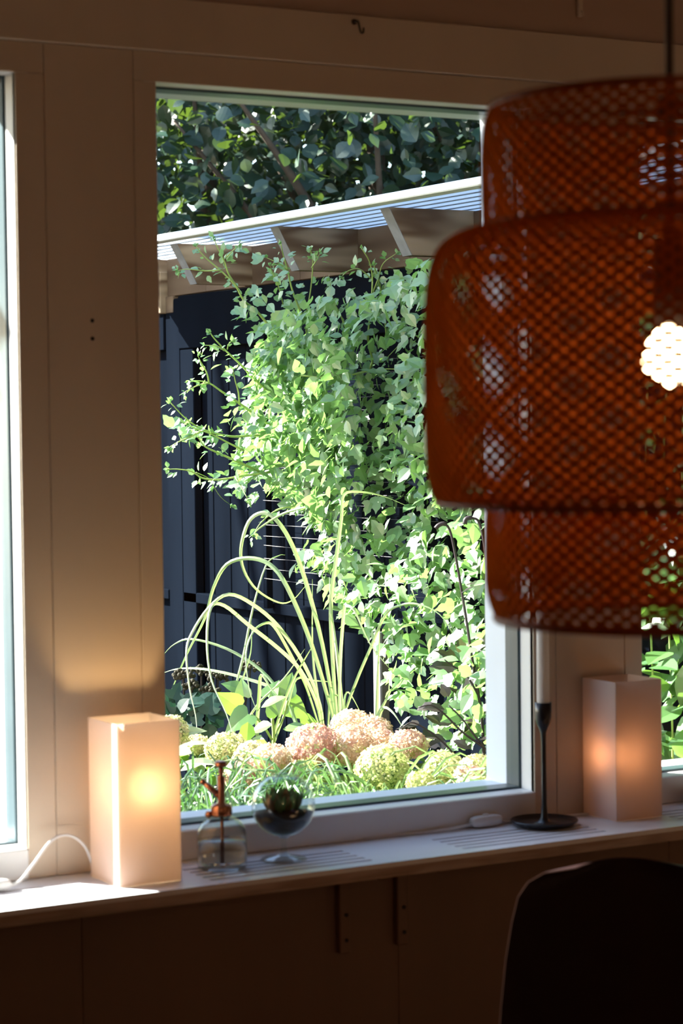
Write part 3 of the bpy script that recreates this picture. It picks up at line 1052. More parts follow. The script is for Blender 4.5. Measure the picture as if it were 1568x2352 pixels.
# ------------------------------------------------------------------ climbing vine
def in_poly(x, y, P):
    c = False
    j = len(P) - 1
    for i in range(len(P)):
        if (P[i][1] > y) != (P[j][1] > y) and x < (P[j][0] - P[i][0]) * (y - P[i][1]) / (P[j][1] - P[i][1]) + P[i][0]:
            c = not c
        j = i
    return c


vine = thing('climbing_vine', (3.2, 1.6, 0), 'large bright green climbing vine sprawling over the fence', 'vine')
# outline of the leafy mass on the fence, (y, z) in metres
POLYPX = [(600, 745), (640, 690), (720, 668), (830, 690), (905, 640), (985, 590), (1200, 560), (1330, 620), (1420, 1000), (1420, 1700), (1010, 1720), (925, 1640), (888, 1560), (880, 1480), (800, 1440), (745, 1350), (690, 1330), (665, 1270), (735, 1210), (700, 1190), (640, 1130), (560, 1080), (540, 1030), (560, 960), (580, 900), (590, 830)]
POLY = []
for p in POLYPX:
    q = at_x(p[0], p[1], 3.02)
    POLY.append((q.y, q.z))
ymin, ymax = min(p[0] for p in POLY), max(p[0] for p in POLY)
zmin, zmax = min(p[1] for p in POLY), max(p[1] for p in POLY)
items = []
tries = 0
while len(items) < 3700 and tries < 60000:
    tries += 1
    y, z = random.uniform(ymin, ymax), random.uniform(zmin, zmax)
    if not in_poly(y, z, POLY):
        continue
    nn = noise.noise(Vector((y * 4.5, z * 4.5, 3.1)))
    depth = .10 + .26 * random.random() ** .7 + .12 * nn
    if nn < -.3 and random.random() < .4:
        continue
    # pull the mass towards the fence near its own outline is left to chance: ragged edge
    x = XF - .03 - max(.02, depth)
    k = XF - x
    # same view line as the outline point at x = 3.02
    q = Vector((3.02, y, z))
    s = (x - CAM.x) / (q.x - CAM.x)
    p = CAM + (q - CAM) * s
    d = rand_dir((-.25, -.15, -.45), .55)
    n = rand_dir((-.62, .12, .72), .38)
    sh = random.choice((OVATE, TOOTH, LOBED, LOBED, TOOTH))
    items.append((sh, p, leaf_frame(d, n), random.uniform(.028, .054)))
LEFTPX = [(600, 745), (720, 690), (800, 800), (790, 1200), (740, 1215), (700, 1190), (640, 1130), (560, 1080), (540, 1030), (560, 960), (580, 900), (590, 830)]
while len(items) < 4700:      # the sunny left flank stands further out from the fence
    px, py = random.uniform(540, 800), random.uniform(690, 1215)
    if in_poly(px, py, LEFTPX):
        p = at_x(px, py, XF - random.uniform(.22, .5))
        items.append((random.choice((OVATE, TOOTH, LOBED)), p, leaf_frame(rand_dir((-.3, -.1, -.4), .55), rand_dir((-.58, .5, .62), .33)), random.uniform(.028, .05)))
split_leaves('leaf', items, M['vine'], vine, 290)

SPR = [  # stems: pixels, distance along the view at both ends
    ([(690, 800), (630, 760), (590, 715), (560, 690), (540, 655), (505, 620), (470, 590), (450, 566)], 6.3, 6.1, .0042),
    ([(545, 660), (525, 630), (515, 600), (500, 570), (492, 550)], 6.2, 6.1, .003),
    ([(505, 620), (470, 622), (430, 618), (408, 622)], 6.1, 6.05, .0022),
    ([(520, 590), (535, 575), (548, 565)], 6.1, 6.05, .002),
    ([(690, 960), (620, 905), (580, 865), (545, 830), (515, 802), (490, 775), (483, 764)], 6.2, 6.0, .0042),
    ([(515, 805), (498, 795), (470, 793)], 6.0, 5.95, .0025),
    ([(522, 802), (525, 790), (533, 784)], 6.0, 5.95, .002),
    ([(650, 1000), (590, 955), (540, 920), (510, 900), (480, 880), (450, 875), (432, 878)], 6.2, 6.0, .0042),
    ([(480, 880), (474, 855), (460, 830), (455, 818)], 6.0, 5.95, .0028),
    ([(480, 880), (455, 885), (425, 900)], 6.0, 5.95, .0028),
    ([(550, 930), (547, 900), (540, 875), (535, 850)], 6.05, 6.0, .003),
    ([(660, 1010), (600, 1000), (540, 1003), (500, 997), (470, 988), (445, 975), (420, 955), (392, 925)], 6.2, 5.95, .004),
    ([(465, 988), (440, 1002), (410, 1015), (388, 1028)], 5.98, 5.95, .003),
    ([(600, 1085), (545, 1060), (500, 1040), (470, 1025), (455, 1005)], 6.15, 5.95, .004),
    ([(560, 1035), (520, 1015), (480, 995), (450, 985), (430, 975)], 6.1, 5.95, .003),
    ([(620, 1085), (560, 1093), (500, 1102), (465, 1098), (440, 1083), (410, 1078), (386, 1078)], 6.1, 5.95, .0035),
    ([(540, 1095), (555, 1120), (568, 1145)], 6.05, 6.0, .003),
    ([(450, 1085), (480, 1100), (495, 1125), (510, 1145), (530, 1160)], 6.1, 6.3, .0015),
    ([(760, 870), (850, 845), (845, 780), (852, 700), (855, 640), (848, 600), (830, 570)], 6.2, 6.0, .004),
    ([(850, 690), (868, 640), (880, 605), (910, 582)], 6.1, 6.0, .0025),
    ([(890, 800), (880, 700), (868, 640), (858, 610)], 6.15, 6.05, .0035),
    ([(852, 640), (825, 618), (800, 622), (785, 635)], 6.05, 6.0, .002),
    ([(710, 830), (703, 740), (714, 660), (718, 600), (712, 572)], 6.25, 6.1, .003),
    ([(715, 615), (728, 595), (735, 580)], 6.1, 6.05, .0018),
    ([(700, 740), (672, 670), (660, 620), (650, 585), (645, 560)], 6.25, 6.1, .0035),
    ([(660, 620), (640, 605), (612, 592)], 6.1, 6.05, .0022),
    ([(650, 700), (640, 660), (625, 625), (620, 610)], 6.2, 6.1, .002),
    ([(690, 862), (760, 868), (820, 858), (870, 848), (925, 848), (970, 846)], 5.95, 5.9, .0028),
    ([(1000, 1010), (960, 995), (920, 975), (900, 965)], 5.95, 5.9, .002),
    ([(800, 770), (780, 720), (765, 690), (757, 645)], 6.2, 6.1, .0028),
    ([(985, 790), (950, 770), (920, 790), (890, 820)], 6.0, 5.95, .0025),
    ([(700, 1160), (640, 1170), (600, 1200), (582, 1228)], 6.0, 5.9, .003),
]
small = []
for pts, d0, d1, rad in SPR:
    n = len(pts)
    P = smooth_line([at(p[0], p[1], d0 + (d1 - d0) * i / (n - 1)) for i, p in enumerate(pts)], 4)
    MB().tube(P, [rad * (1 - .65 * i / (len(P) - 1)) for i in range(len(P))], 5).build('vine_stem', M['vine_stem'], vine, True)
    L = len(P)
    for i in range(2, L):
        u = i / (L - 1)
        if random.random() < (.62 if u > .25 else .4):
            tg = (P[i] - P[i - 1]).normalized()
            for q in range(random.choice((1, 2, 3))):
                d = (tg * .5 + rand_dir((0, 0, -.15), .8)).normalized()
                sc = random.uniform(.016, .034) * (1.25 - .65 * u)
                pet = P[i] + d * random.uniform(.004, .02)
                small.append((random.choice((OVATE, TOOTH)), pet, leaf_frame(d, rand_dir((-.6, -.2, .8), .4)), sc))
    for q in range(4):
        d = ((P[-1] - P[-3]).normalized() + rand_dir((0, 0, 0), .7) * .8).normalized()
        small.append((OVATE, P[-1], leaf_frame(d, rand_dir((-.6, -.2, .8), .4)), random.uniform(.010, .02)))
# leafy clusters at the ends of the left shoots
for px, py, k, sp in ((430, 975, 14, 28), (585, 830, 14, 30), (600, 985, 14, 30), (560, 1100, 16, 26), (470, 985, 8, 20), (580, 1140, 8, 16), (600, 900, 10, 30), (540, 960, 7, 20), (640, 640, 14, 40), (590, 680, 12, 22), (560, 720, 12, 30), (860, 690, 16, 45), (940, 660, 14, 40), (930, 730, 10, 30), (800, 660, 8, 25), (530, 850, 5, 12), (640, 800, 10, 30), (760, 650, 8, 25)):
    for q in range(k):
        p = at(px + random.gauss(0, sp * .6), py + random.gauss(0, sp * .5), 6.0 + random.random() * .25)
        small.append((random.choice((OVATE, TOOTH, LOBED)), p, leaf_frame(rand_dir((-.3, -.1, -.4), .6), rand_dir((-.6, -.15, .8), .4)), random.uniform(.022, .045)))
join_leaves('young_leaves', small, M['vine'], vine)

# ------------------------------------------------------------------ hazel trees behind the pergola
def tree(name, base, height, label, group, items, mleaf, limit, trunk_r=.09, nbr=8, cen=None, rad=None):
    t = thing(name, base, label, 'tree', group)
    b = Vector(base)
    top = Vector(cen) if cen else b + Vector((0, 0, height))
    tp = smooth_line([b, b.lerp(top, .4) + Vector((.08, -.05, 0)), top], 5)
    MB().tube(tp, [trunk_r * (1 - .6 * i / (len(tp) - 1)) for i in range(len(tp))], 9).build('trunk', M['bark'], t, True)
    for k in range(nbr):
        g = 2 * math.pi * k / nbr + .4
        s = tp[int(len(tp) * (.45 + .05 * (k % 5)))]
        r = rad if rad else (1, 1, 1)
        en = top + Vector((math.cos(g) * r[0] * .75, math.sin(g) * r[1] * .75, r[2] * random.uniform(-.5, .6)))
        MB().tube(smooth_line([s, s.lerp(en, .5) + Vector((0, 0, .1)), en], 4), [.035, .032, .028, .024, .02, .016, .012, .009, .006], 6).build('branch', M['bark'], t, True)
    split_leaves('leaf', items, mleaf, t, limit)
    return t


def crown(cen, rad, n, size, bias_n, shapes, shell=.0, sp=.5):
    out = []
    while len(out) < n:
        p = Vector((random.uniform(-1, 1), random.uniform(-1, 1), random.uniform(-1, 1)))
        if not shell < p.length < 1:
            continue
        q = Vector(cen) + Vector((p.x * rad[0], p.y * rad[1], p.z * rad[2]))
        out.append((random.choice(shapes), q, leaf_frame(rand_dir((-.2, -.3, -.4), .7), rand_dir(bias_n, sp)), random.uniform(*size)))
    return out


HG = 'leafy trees behind the pergola'
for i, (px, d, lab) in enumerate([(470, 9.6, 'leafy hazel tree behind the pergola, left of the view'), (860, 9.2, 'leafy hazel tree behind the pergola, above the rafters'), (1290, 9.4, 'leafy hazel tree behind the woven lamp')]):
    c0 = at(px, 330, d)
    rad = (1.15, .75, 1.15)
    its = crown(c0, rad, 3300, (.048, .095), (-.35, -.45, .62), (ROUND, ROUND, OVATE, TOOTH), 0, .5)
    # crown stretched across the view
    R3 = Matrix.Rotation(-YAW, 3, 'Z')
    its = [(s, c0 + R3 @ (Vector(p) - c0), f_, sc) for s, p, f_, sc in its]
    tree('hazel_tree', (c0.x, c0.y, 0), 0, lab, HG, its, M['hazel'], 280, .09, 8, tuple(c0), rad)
# taller hedge behind them closes the view
hd = at(780, 500, 11.6)
R3 = Matrix.Rotation(-YAW, 3, 'Z')
its = []
for k in range(14000):
    p = hd + R3 @ Vector((random.uniform(-4.6, 2.8), random.uniform(-.45, .45), 0))
    p.z = random.uniform(.1, 4.0)
    its.append((random.choice((ROUND, OVATE)), p, leaf_frame(rand_dir((-.2, -.3, -.5), .6), rand_dir((-.3, -.6, .5), .5)), random.uniform(.09, .15)))
hg = thing('hedge', (hd.x, hd.y, 0), 'dense dark hedge behind the hazel trees', 'hedge')
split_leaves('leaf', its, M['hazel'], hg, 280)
v0, v1 = hd + R3 @ Vector((-4.6, .5, 0)), hd + R3 @ Vector((2.8, .5, 0))
for k in range(10):
    p = v0.lerp(v1, (k + .5) / 10)
    MB().tube([(p.x, p.y, 0), (p.x + .05, p.y, 2), (p.x, p.y, 3.8)], [.05, .04, .015], 7).build('stem', M['bark'], hg, True)

# trees left of the view that shade the window and the pergola
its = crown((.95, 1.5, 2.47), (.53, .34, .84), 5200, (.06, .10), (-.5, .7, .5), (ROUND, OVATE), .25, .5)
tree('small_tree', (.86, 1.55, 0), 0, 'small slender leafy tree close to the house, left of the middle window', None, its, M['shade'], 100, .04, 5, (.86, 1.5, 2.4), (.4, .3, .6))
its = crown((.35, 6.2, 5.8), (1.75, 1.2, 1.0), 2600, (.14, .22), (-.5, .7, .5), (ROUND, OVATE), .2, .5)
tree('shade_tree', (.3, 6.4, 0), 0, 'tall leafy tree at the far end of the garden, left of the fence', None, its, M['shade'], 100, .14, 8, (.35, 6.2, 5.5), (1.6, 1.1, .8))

# ------------------------------------------------------------------ tall arching grass
rd = thing('tall_grass', tuple(Vector((at(770, 1690, 5.55).x, at(770, 1690, 5.55).y, 0))), 'tall arching strap-leaved grass rising behind the hydrangeas', 'grass')
BL = [
    ([(775, 1720), (768, 1640), (740, 1480), (700, 1330), (665, 1240), (630, 1190), (600, 1178), (570, 1200), (553, 1260), (560, 1310), (590, 1355), (640, 1384), (672, 1378), (702, 1345)], .15, 12),
    ([(770, 1720), (762, 1640), (715, 1480), (660, 1350), (620, 1297), (570, 1282), (520, 1297), (490, 1350), (470, 1420), (430, 1500), (400, 1570), (376, 1632)], .3, 12),
    ([(745, 1700), (735, 1620), (700, 1530), (640, 1440), (580, 1388), (525, 1365), (480, 1395), (440, 1455), (428, 1500), (435, 1580), (450, 1650), (452, 1712)], -.25, 10),
    ([(740, 1680), (725, 1610), (690, 1540), (640, 1490), (570, 1435), (515, 1391), (484, 1396), (475, 1470), (485, 1560), (520, 1640), (542, 1715)], -.35, 10),
    ([(730, 1660), (700, 1570), (660, 1490), (630, 1440), (610, 1431), (582, 1450), (565, 1500), (572, 1580), (592, 1640)], -.2, 8),
    ([(700, 1730), (690, 1690), (655, 1610), (600, 1540), (520, 1490), (440, 1468), (400, 1480), (373, 1506)], .3, 9),
    ([(690, 1720), (680, 1660), (640, 1590), (560, 1557), (470, 1537), (410, 1536), (373, 1546)], .35, 10),
    ([(600, 1760), (590, 1680), (595, 1600), (600, 1550), (625, 1585), (660, 1620)], -.1, 10),
    ([(620, 1720), (640, 1650), (665, 1580), (690, 1530), (720, 1480)], -.2, 8),
    ([(625, 1720), (660, 1620), (680, 1560), (720, 1563), (770, 1567)], .1, 7),
    ([(530, 1620), (545, 1560), (560, 1500), (580, 1400), (610, 1300), (640, 1276), (655, 1275)], .2, 7),
    ([(780, 1720), (779, 1640), (781, 1520), (790, 1400), (797, 1392), (815, 1405), (850, 1480), (905, 1548)], -.1, 9),
    ([(785, 1720), (786, 1640), (773, 1500), (760, 1400), (756, 1325)], .1, 10),
    ([(780, 1720), (772, 1640), (762, 1480), (760, 1380), (772, 1280), (784, 1190), (790, 1136), (830, 1130), (880, 1140), (930, 1160)], .1, 11),
    ([(785, 1720), (792, 1640), (820, 1560), (850, 1490), (885, 1412), (920, 1390), (960, 1388), (1010, 1412), (1050, 1472)], -.2, 8),
    ([(862, 1720), (865, 1640), (868, 1540), (872, 1440)], .05, 9),
    ([(858, 1720), (866, 1650), (885, 1610), (908, 1565)], .05, 9),
    ([(862, 1700), (870, 1650), (882, 1625), (905, 1640), (930, 1680)], -.1, 8),
    ([(752, 1700), (756, 1620), (763, 1586), (785, 1612)], 0, 6),
    ([(745, 1720), (732, 1620), (718, 1500), (717, 1330)], .1, 8),
    ([(800, 1700), (790, 1620), (800, 1590), (830, 1640)], .1, 6),
    ([(560, 1760), (555, 1690), (590, 1620), (650, 1560), (700, 1490)], -.15, 7),
    ([(700, 1165), (650, 1180), (600, 1210), (582, 1228)], .2, 7),
    ([(520, 1740), (535, 1700), (552, 1580), (575, 1500), (578, 1430)], .1, 6),
]
for pts, off, wpx in BL:
    n = len(pts)
    d0 = 5.55 + random.uniform(-.08, .08)
    P = [at(p[0], p[1], d0 + off * (i / (n - 1)) ** 1.2) for i, p in enumerate(pts)]
    P = smooth_line(P, 4)
    mb = MB()
    blade_mb(mb, P, wpx / 940 * .86, random.uniform(-.6, .6))
    mb.build('blade', M['reed'], rd)

# ------------------------------------------------------------------ hydrangeas
FLO = (np.array([(0, 0, 0), (.5, .12, .1), (.55, .55, .14), (.12, .5, .1), (-.12, .5, .1), (-.55, .55, .14), (-.5, .12, .1), (-.5, -.12, .1), (-.55, -.55, .14), (-.12, -.5, .1), (.12, -.5, .1), (.55, -.55, .14), (.5, -.12, .1)]),
       [(0, 1, 2, 3), (0, 4, 5, 6), (0, 7, 8, 9), (0, 10, 11, 12)])


def hydrangea(label, heads, dbase):
    cx = sum(h[0] for h in heads) / len(heads)
    b = at(cx, 1800, dbase)
    t = thing('hydrangea', (b.x, b.y, 0), label, 'shrub', 'hydrangeas below the window')
    lv = []
    for px, py, rx, rz, dd, mats in heads:
        c = at(px, py, dd)
        sc = dd / F
        ax, az = rx * sc, rz * sc
        groups = {}
        n = int(260 * (ax / .05))
        for k in range(n):
            u = k + .5
            ph = math.acos(1 - 2 * u / n)
            th = math.pi * (1 + 5 ** .5) * u
            nrm = Vector((math.cos(th) * math.sin(ph), math.sin(th) * math.sin(ph), math.cos(ph)))
            if nrm.z < -.75:
                continue
            bump = 1 + .14 * noise.noise(nrm * 3.1 + Vector((px, py, 0)) * .01) + random.uniform(-.07, .07)
            p = c + Vector((nrm.x * ax, nrm.y * ax, nrm.z * az)) * bump
            nn = (nrm + rand_dir((0, 0, 0), .5) * .35).normalized()
            d = nn.orthogonal()
            d = Matrix.Rotation(random.random() * 6.28, 3, nn) @ d
            key = mats[0] if random.random() < .62 + .30 * nrm.z else ('lime' if random.random() < .4 - .4 * nrm.z else mats[1])
            groups.setdefault(key, []).append((FLO, p, leaf_frame(d, nn), random.uniform(.010, .015)))
        core = MB().lathe([(.0001, -az * .8), (ax * .6, -az * .6), (ax * .85, 0), (ax * .6, az * .6), (.0001, az * .82)], tuple(c), 12)
        hd_ = core.build('flower_head', M['hyleaf'] if mats[0] in ('lime', 'cream') else M['pink'], t, True)
        for key, gi in groups.items():
            o = join_leaves('florets', gi, M[key], t, 'stuff')
            o.parent = hd_
        foot = Vector((b.x + random.uniform(-.06, .06), b.y + random.uniform(-.06, .06), 0))
        MB().tube(smooth_line([foot, foot.lerp(c, .5) + Vector((0, 0, .06)), c - Vector((0, 0, az * .7))], 4), .004, 5).build('flower_stem', M['vine_stem'], t, True)
        for k in range(5):
            g = random.random() * 6.28
            p = c + Vector((math.cos(g) * ax * .6, math.sin(g) * ax * .6, -az * random.uniform(.9, 1.8)))
            lv.append((TOOTH, p, leaf_frame(Vector((math.cos(g), math.sin(g), -.25)), rand_dir((-.1, -.1, 1), .3)), random.uniform(.06, .10)))
    for k in range(30):
        g = random.random() * 6.28
        r0 = random.uniform(.05, .3)
        p = Vector((b.x + math.cos(g) * r0, b.y + math.sin(g) * r0, random.uniform(.2, .58)))
        lv.append((TOOTH, p, leaf_frame(Vector((math.cos(g), math.sin(g), -.3)), rand_dir((-.1, -.1, 1), .35)), random.uniform(.06, .11)))
    leaf_objects('leaf', lv, M['hyleaf'], t)


hydrangea('hydrangea with cream and pink heads at the left, behind the mister', [
    (395, 1690, 38, 44, 5.1, ('cream', 'pink')), (520, 1722, 48, 36, 5.15, ('cream', 'lime')), (580, 1740, 40, 34, 5.1, ('cream', 'blush')),
    (622, 1748, 44, 36, 5.0, ('blush', 'pink')), (558, 1790, 42, 44, 4.9, ('pink', 'rose')), (450, 1712, 28, 22, 5.2, ('cream', 'lime'))], 5.1)
hydrangea('hydrangea with large rosy pink heads in the middle of the bed', [
    (812, 1668, 52, 34, 5.35, ('blush', 'cream')), (722, 1716, 62, 50, 5.15, ('rose', 'pink')), (808, 1715, 50, 48, 5.15, ('pink', 'blush')), (862, 1682, 36, 34, 5.3, ('blush', 'pink')),
    (878, 1712, 36, 36, 5.25, ('pink', 'cream')), (938, 1712, 42, 34, 5.2, ('pink', 'blush')), (895, 1745, 40, 34, 5.05, ('pink', 'blush')), (700, 1775, 34, 24, 5.0, ('lime', 'cream'))], 5.25)
hydrangea('hydrangea with greenish heads at the right, by the window frame', [
    (878, 1768, 58, 52, 4.85, ('lime', 'cream')), (1018, 1768, 44, 40, 4.95, ('cream', 'lime')), (1096, 1768, 40, 32, 4.9, ('cream', 'blush')), (1075, 1790, 32, 30, 4.85, ('pink', 'blush')), (1090, 1820, 48, 34, 4.7, ('lime', 'pink')), (965, 1800, 30, 26, 4.7, ('lime', 'cream'))], 4.95)


# ------------------------------------------------------------------ low grasses
def clump(name, label, px, py, d, n, hgt, spread, m, big=30, group=None, lean=(0, 0)):
    c = at(px, py, d)
    t = thing(name, (c.x, c.y, 0), label, 'grass', group)
    bls = []
    for k in range(n):
        g = random.random() * 6.28
        r0 = random.random() ** .6 * spread * .5
        b = Vector((c.x + math.cos(g) * r0, c.y + math.sin(g) * r0, random.uniform(.25, .42)))
        g2 = g + random.gauss(0, .9)
        ln = hgt * random.uniform(.6, 1.15)
        o = Vector((math.cos(g2) + lean[0], math.sin(g2) + lean[1], 0))
        top = c.z
        P = [b, b + o * ln * .25 + Vector((0, 0, (top - b.z) * .75 + .02)), b + o * ln * .62 + Vector((0, 0, (top - b.z) * random.uniform(.85, 1.12))), b + o * ln * 1.05 + Vector((0, 0, (top - b.z) * random.uniform(.45, .95)))]
        for q in P:
            q.y = max(q.y, .185 + .03 * random.random())
        bls.append(smooth_line(P, 3))
    bls.sort(key=lambda P: min((q - CAM).length for q in P))
    for P in bls[:big]:
        blade_mb(MB(), P, random.uniform(.005, .010), random.uniform(-1, 1), (random.uniform(-.6, .2), -.7, .7)).build('blade', m, t)
    rest = MB()
    for P in bls[big:]:
        blade_mb(rest, P, random.uniform(.004, .008), random.uniform(-1, 1), (random.uniform(-.6, .2), -.7, .7))
    o = rest.build('fine_blades', m, t)
    o['kind'] = 'stuff'
    return t


LG = 'low grasses under the window'
clump('low_grass', 'dark green low grass behind the mister pump', 470, 1815, 4.6, 260, .20, .34, M['sedge'], 40, LG)
clump('low_grass', 'dark fine grass at the foot of the pink hydrangea head, left of the globe', 585, 1905, 4.35, 220, .18, .34, M['sedge'], 40, LG)
clump('low_grass', 'yellow-green striped grass just right of the glass globe', 770, 1880, 4.4, 240, .22, .36, M['hakone'], 40, LG)
clump('low_grass', 'bright striped grass in front of the green hydrangea head', 905, 1895, 4.4, 240, .22, .36, M['hakone'], 40, LG)
clump('low_grass', 'striped grass at the lower right corner of the middle window', 1050, 1890, 4.4, 220, .20, .36, M['hakone'], 40, LG)
clump('low_grass', 'tall striped grass arching over the rosy hydrangea heads', 850, 1780, 4.7, 60, .30, .36, M['hakone'], 60, LG)
clump('low_grass', 'low grass below the white striped hosta leaf', 500, 1900, 4.3, 200, .2, .4, M['sedge'], 30, LG)
clump('low_grass', 'low grass along the lower window rail', 860, 1915, 4.25, 200, .2, .5, M['hakone'], 30, LG)

# ------------------------------------------------------------------ small bed plants
def leafy(name, label, cat, leaves, m, stems=None, sm=None, base=None):
    c = at(leaves[0][0], leaves[0][1], leaves[0][2]) if base is None else base
    t = thing(name, (c.x, c.y, 0), label, cat)
    its = []
    for px, py, d, ang, ln, sh, nb in leaves:
        a = math.radians(ang)
        dr = RT * math.cos(a) + UP * math.sin(a) + FW * random.uniform(-.35, .35)
        p = at(px, py, d)
        its.append((sh, p, leaf_frame(dr, Vector(nb) + rand_dir((0, 0, 0), .2) * .25), ln * d / F))
    leaf_objects('leaf', its, m, t)
    for pts, d, r in (stems or []):
        MB().tube(smooth_line([at(p[0], p[1], d) for p in pts], 4), r, 6).build('stem', sm or M['vine_stem'], t, True)
    return t


CN = (-.45, -.55, .7)
hv = [(545, 1625, 5.4, 140, 62, HEART, CN), (570, 1640, 5.35, 215, 70, HEART, CN), (600, 1625, 5.4, 30, 66, OVATE, (-.3, -.2, .9)), (660, 1615, 5.6, -35, 62, HEART, CN), (655, 1595, 5.6, 75, 55, HEART, CN),
      (625, 1665, 5.3, 195, 60, OVATE, CN), (650, 1675, 5.35, 10, 62, OVATE, (-.1, -.2, 1)), (600, 1690, 5.3, 250, 60, TOOTH, CN), (570, 1660, 5.3, 265, 52, TOOTH, CN), (640, 1640, 5.5, 110, 60, HEART, CN),
      (690, 1660, 5.6, -20, 60, HEART, CN), (560, 1600, 5.5, 100, 45, HEART, CN), (680, 1690, 5.6, -60, 60, HEART, CN), (590, 1700, 5.25, 300, 50, TOOTH, CN), (615, 1600, 5.6, 60, 50, HEART, CN), (690, 1720, 5.6, -100, 55, HEART, CN), (545, 1580, 5.6, 160, 40, HEART, CN)]
leafy('leafy_plant', 'young plant with heart-shaped bright leaves left of the tall grass', 'plant', hv, M['heart'], [([(630, 1760), (628, 1680), (625, 1650)], 5.4, .004), ([(625, 1700), (600, 1660), (575, 1640)], 5.35, .003), ([(628, 1690), (650, 1650), (660, 1610)], 5.5, .003)], M['vine_stem'])
tv = []
for k in range(46):
    px, py = random.uniform(378, 500), random.uniform(1600, 1690)
    tv.append((px, py, 5.5 + random.uniform(0, .25), random.uniform(0, 360), random.uniform(36, 56), random.choice((ROUND, LOBED, LOBED)), (-.3, -.5, .8)))
leafy('coral_bells', 'low clump of dark teal crinkled leaves by the fence post', 'plant', tv, M['teal'])
hs = [(490, 1712, 5.0, 168, 85, LANCE, (-.1, -.3, .95)), (415, 1770, 4.9, 28, 62, LANCE, (-.2, -.3, .9)), (505, 1758, 4.9, 165, 95, LANCE, (-.1, -.35, .9)), (440, 1730, 5.0, 170, 55, OVATE, (-.2, -.3, .9)), (400, 1690, 5.1, 20, 75, LANCE, (-.2, -.3, .9))]
leafy('hosta', 'pale striped hosta leaves arching beside the left lantern', 'plant', hs, M['hosta'], [([(440, 1850), (435, 1790), (450, 1760)], 4.95, .004)])
# dry umbel plant
c = at(450, 1600, 5.75)
t = thing('sedum', (c.x, c.y, 0), 'dry brown flower umbels in the shade by the fence', 'plant')
for px, py, r in ((420, 1555, 26), (462, 1545, 30), (500, 1560, 26), (440, 1580, 24), (485, 1590, 22), (575, 1535, 22), (545, 1600, 14)):
    p = at(px, py, 5.75 + random.uniform(-.1, .1))
    u = MB()
    for k in range(26):
        g = random.random() * 6.28
        rr = random.random() ** .5 * r * 5.75 / F
        q = p + Vector((math.cos(g) * rr, math.sin(g) * rr, random.uniform(-.006, .010) + .012 * (1 - rr / (r * 5.75 / F))))
        u.lathe([(.0005, -.006), (.006, -.002), (.006, .003), (.0005, .006)], tuple(q), 6)
    h_ = u.build('umbel', M['umber'], t, True)
    MB().tube(smooth_line([Vector((c.x + random.uniform(-.05, .05), c.y, 0)), p.lerp(Vector((c.x, c.y, 0)), .4), p], 4), .003, 5).build('stem', M['darkstem'], t)
# purple bugbane
c = at(1090, 1640, 5.35)
t = thing('bugbane', (c.x, c.y, 0), 'dark purple-leaved plant with thin black stalks and hooked tips', 'plant')
for pts, d, r in (([(1112, 1760), (1105, 1640), (1085, 1520), (1070, 1420), (1050, 1300), (1035, 1225), (1022, 1204), (1008, 1206), (1000, 1214)], 5.3, .0040),
                  ([(1130, 1760), (1125, 1500), (1118, 1330), (1112, 1250), (1100, 1200), (1085, 1190), (1070, 1192), (1067, 1204)], 5.25, .0042),
                  ([(1115, 1720), (1060, 1680), (1020, 1640), (990, 1620), (960, 1625)], 5.2, .0028), ([(1100, 1600), (1070, 1550), (1040, 1530), (1020, 1515)], 5.3, .0028),
                  ([(1080, 1790), (1040, 1730), (1000, 1690), (950, 1660), (925, 1670)], 5.15, .0028), ([(1130, 1740), (1090, 1690), (1060, 1650), (1030, 1620)], 5.2, .0028)):
    P = smooth_line([at(p[0], p[1], d) for p in pts], 4)
    L = len(P)
    if len(pts) > 7:
        rr = [r * (1 - .4 * i / L) if i < L * .72 else r * 1.35 for i in range(L)]
    else:
        rr = [r * (1 - .5 * i / L) for i in range(L)]
    MB().tube(P, rr, 6).build('stalk', M['darkstem'], t, True)
its = []
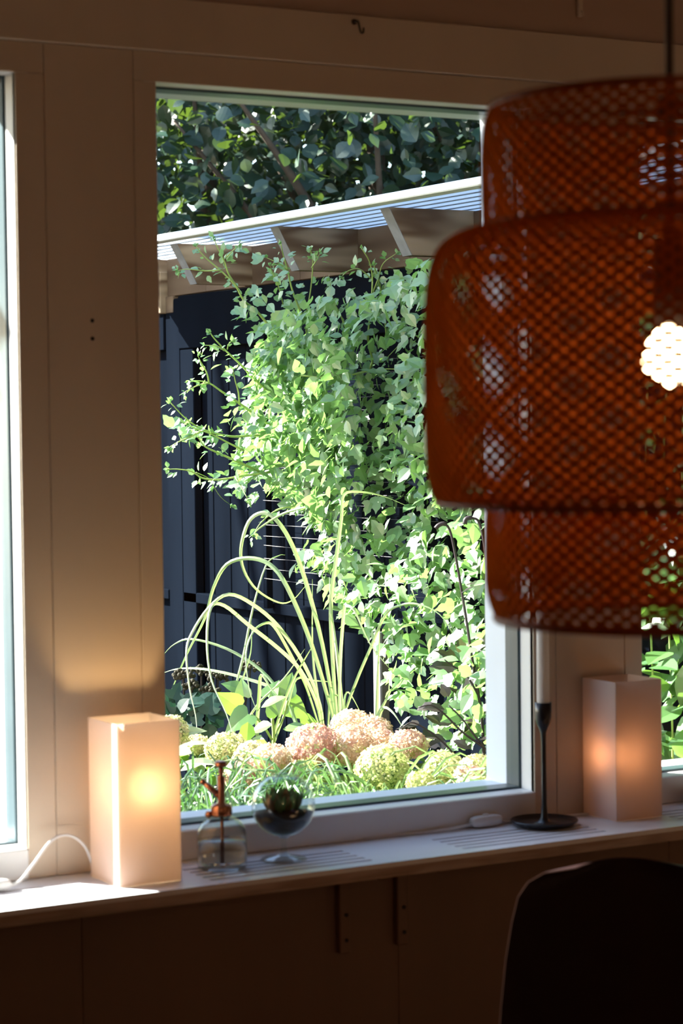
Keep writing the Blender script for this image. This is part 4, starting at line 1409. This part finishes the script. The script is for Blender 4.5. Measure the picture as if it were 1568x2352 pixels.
for px, py, ang, ln in ((1045, 1515, 150, 70), (1060, 1500, 100, 50), (1075, 1510, 60, 62), (1040, 1530, 175, 75), (1090, 1500, 40, 50), (1115, 1480, 90, 50), (1105, 1560, 100, 70), (1110, 1540, 200, 55), (1020, 1630, 170, 65), (1000, 1620, 190, 60),
                        (1060, 1600, 140, 55), (1085, 1590, 110, 55), (1040, 1660, 165, 80), (1000, 1690, 180, 80), (960, 1665, 185, 70), (1070, 1680, 60, 55), (1050, 1690, 20, 60), (1100, 1660, 170, 60), (1110, 1640, 60, 50), (1020, 1700, 200, 60), (1080, 1720, 150, 60), (960, 1680, 170, 55), (1085, 1350, 200, 40), (1070, 1345, 20, 30), (1075, 1600, 20, 60), (1030, 1600, 120, 45), (1010, 1660, 150, 50), (1100, 1700, 10, 60)):
    a = math.radians(ang)
    dr = RT * math.cos(a) + UP * math.sin(a) + FW * random.uniform(-.4, .4)
    its.append((random.choice((LOBED, TOOTH)), at(px, py, 5.2 + random.uniform(0, .2)), leaf_frame(dr, rand_dir((-.3, -.2, .9), .3)), ln * .8 * 5.3 / F))
leaf_objects('leaf', its, M['purple'], t)

# broad-leaved shrub outside the right window
c = at(1560, 1500, 4.9)
t = thing('broadleaf_shrub', (c.x, c.y, 0), 'broad glossy-leaved shrub outside the right window', 'shrub')
its = []
for k in range(420):
    py = random.uniform(430, 1790)
    px = random.uniform(1440, 1760)
    if py < 1180 and random.random() < .65:
        continue
    d = random.uniform(4.7, 5.15)
    its.append((random.choice((LANCE, OVATE, OVATE)), at(px, py, d), leaf_frame(rand_dir((-.35, -.1, -.25), .6), rand_dir((-.4, -.25, .8), .35)), random.uniform(.065, .12)))
split_leaves('leaf', its, M['shrub'], t, 290)
for k in range(7):
    px = 1450 + k * 42
    P = smooth_line([at(px, 2300, 5.0), at(px + 10, 1700, 4.95), at(px - 10, 1100, 4.95), at(px + 6, 600 + 80 * (k % 3), 4.95)], 5)
    P[0].z = 0
    MB().tube(P, .0026, 6).build('stem', M['vine_stem'], t, True)

for o in list(bpy.data.objects):
    if 'base' in o:
        del o['base']
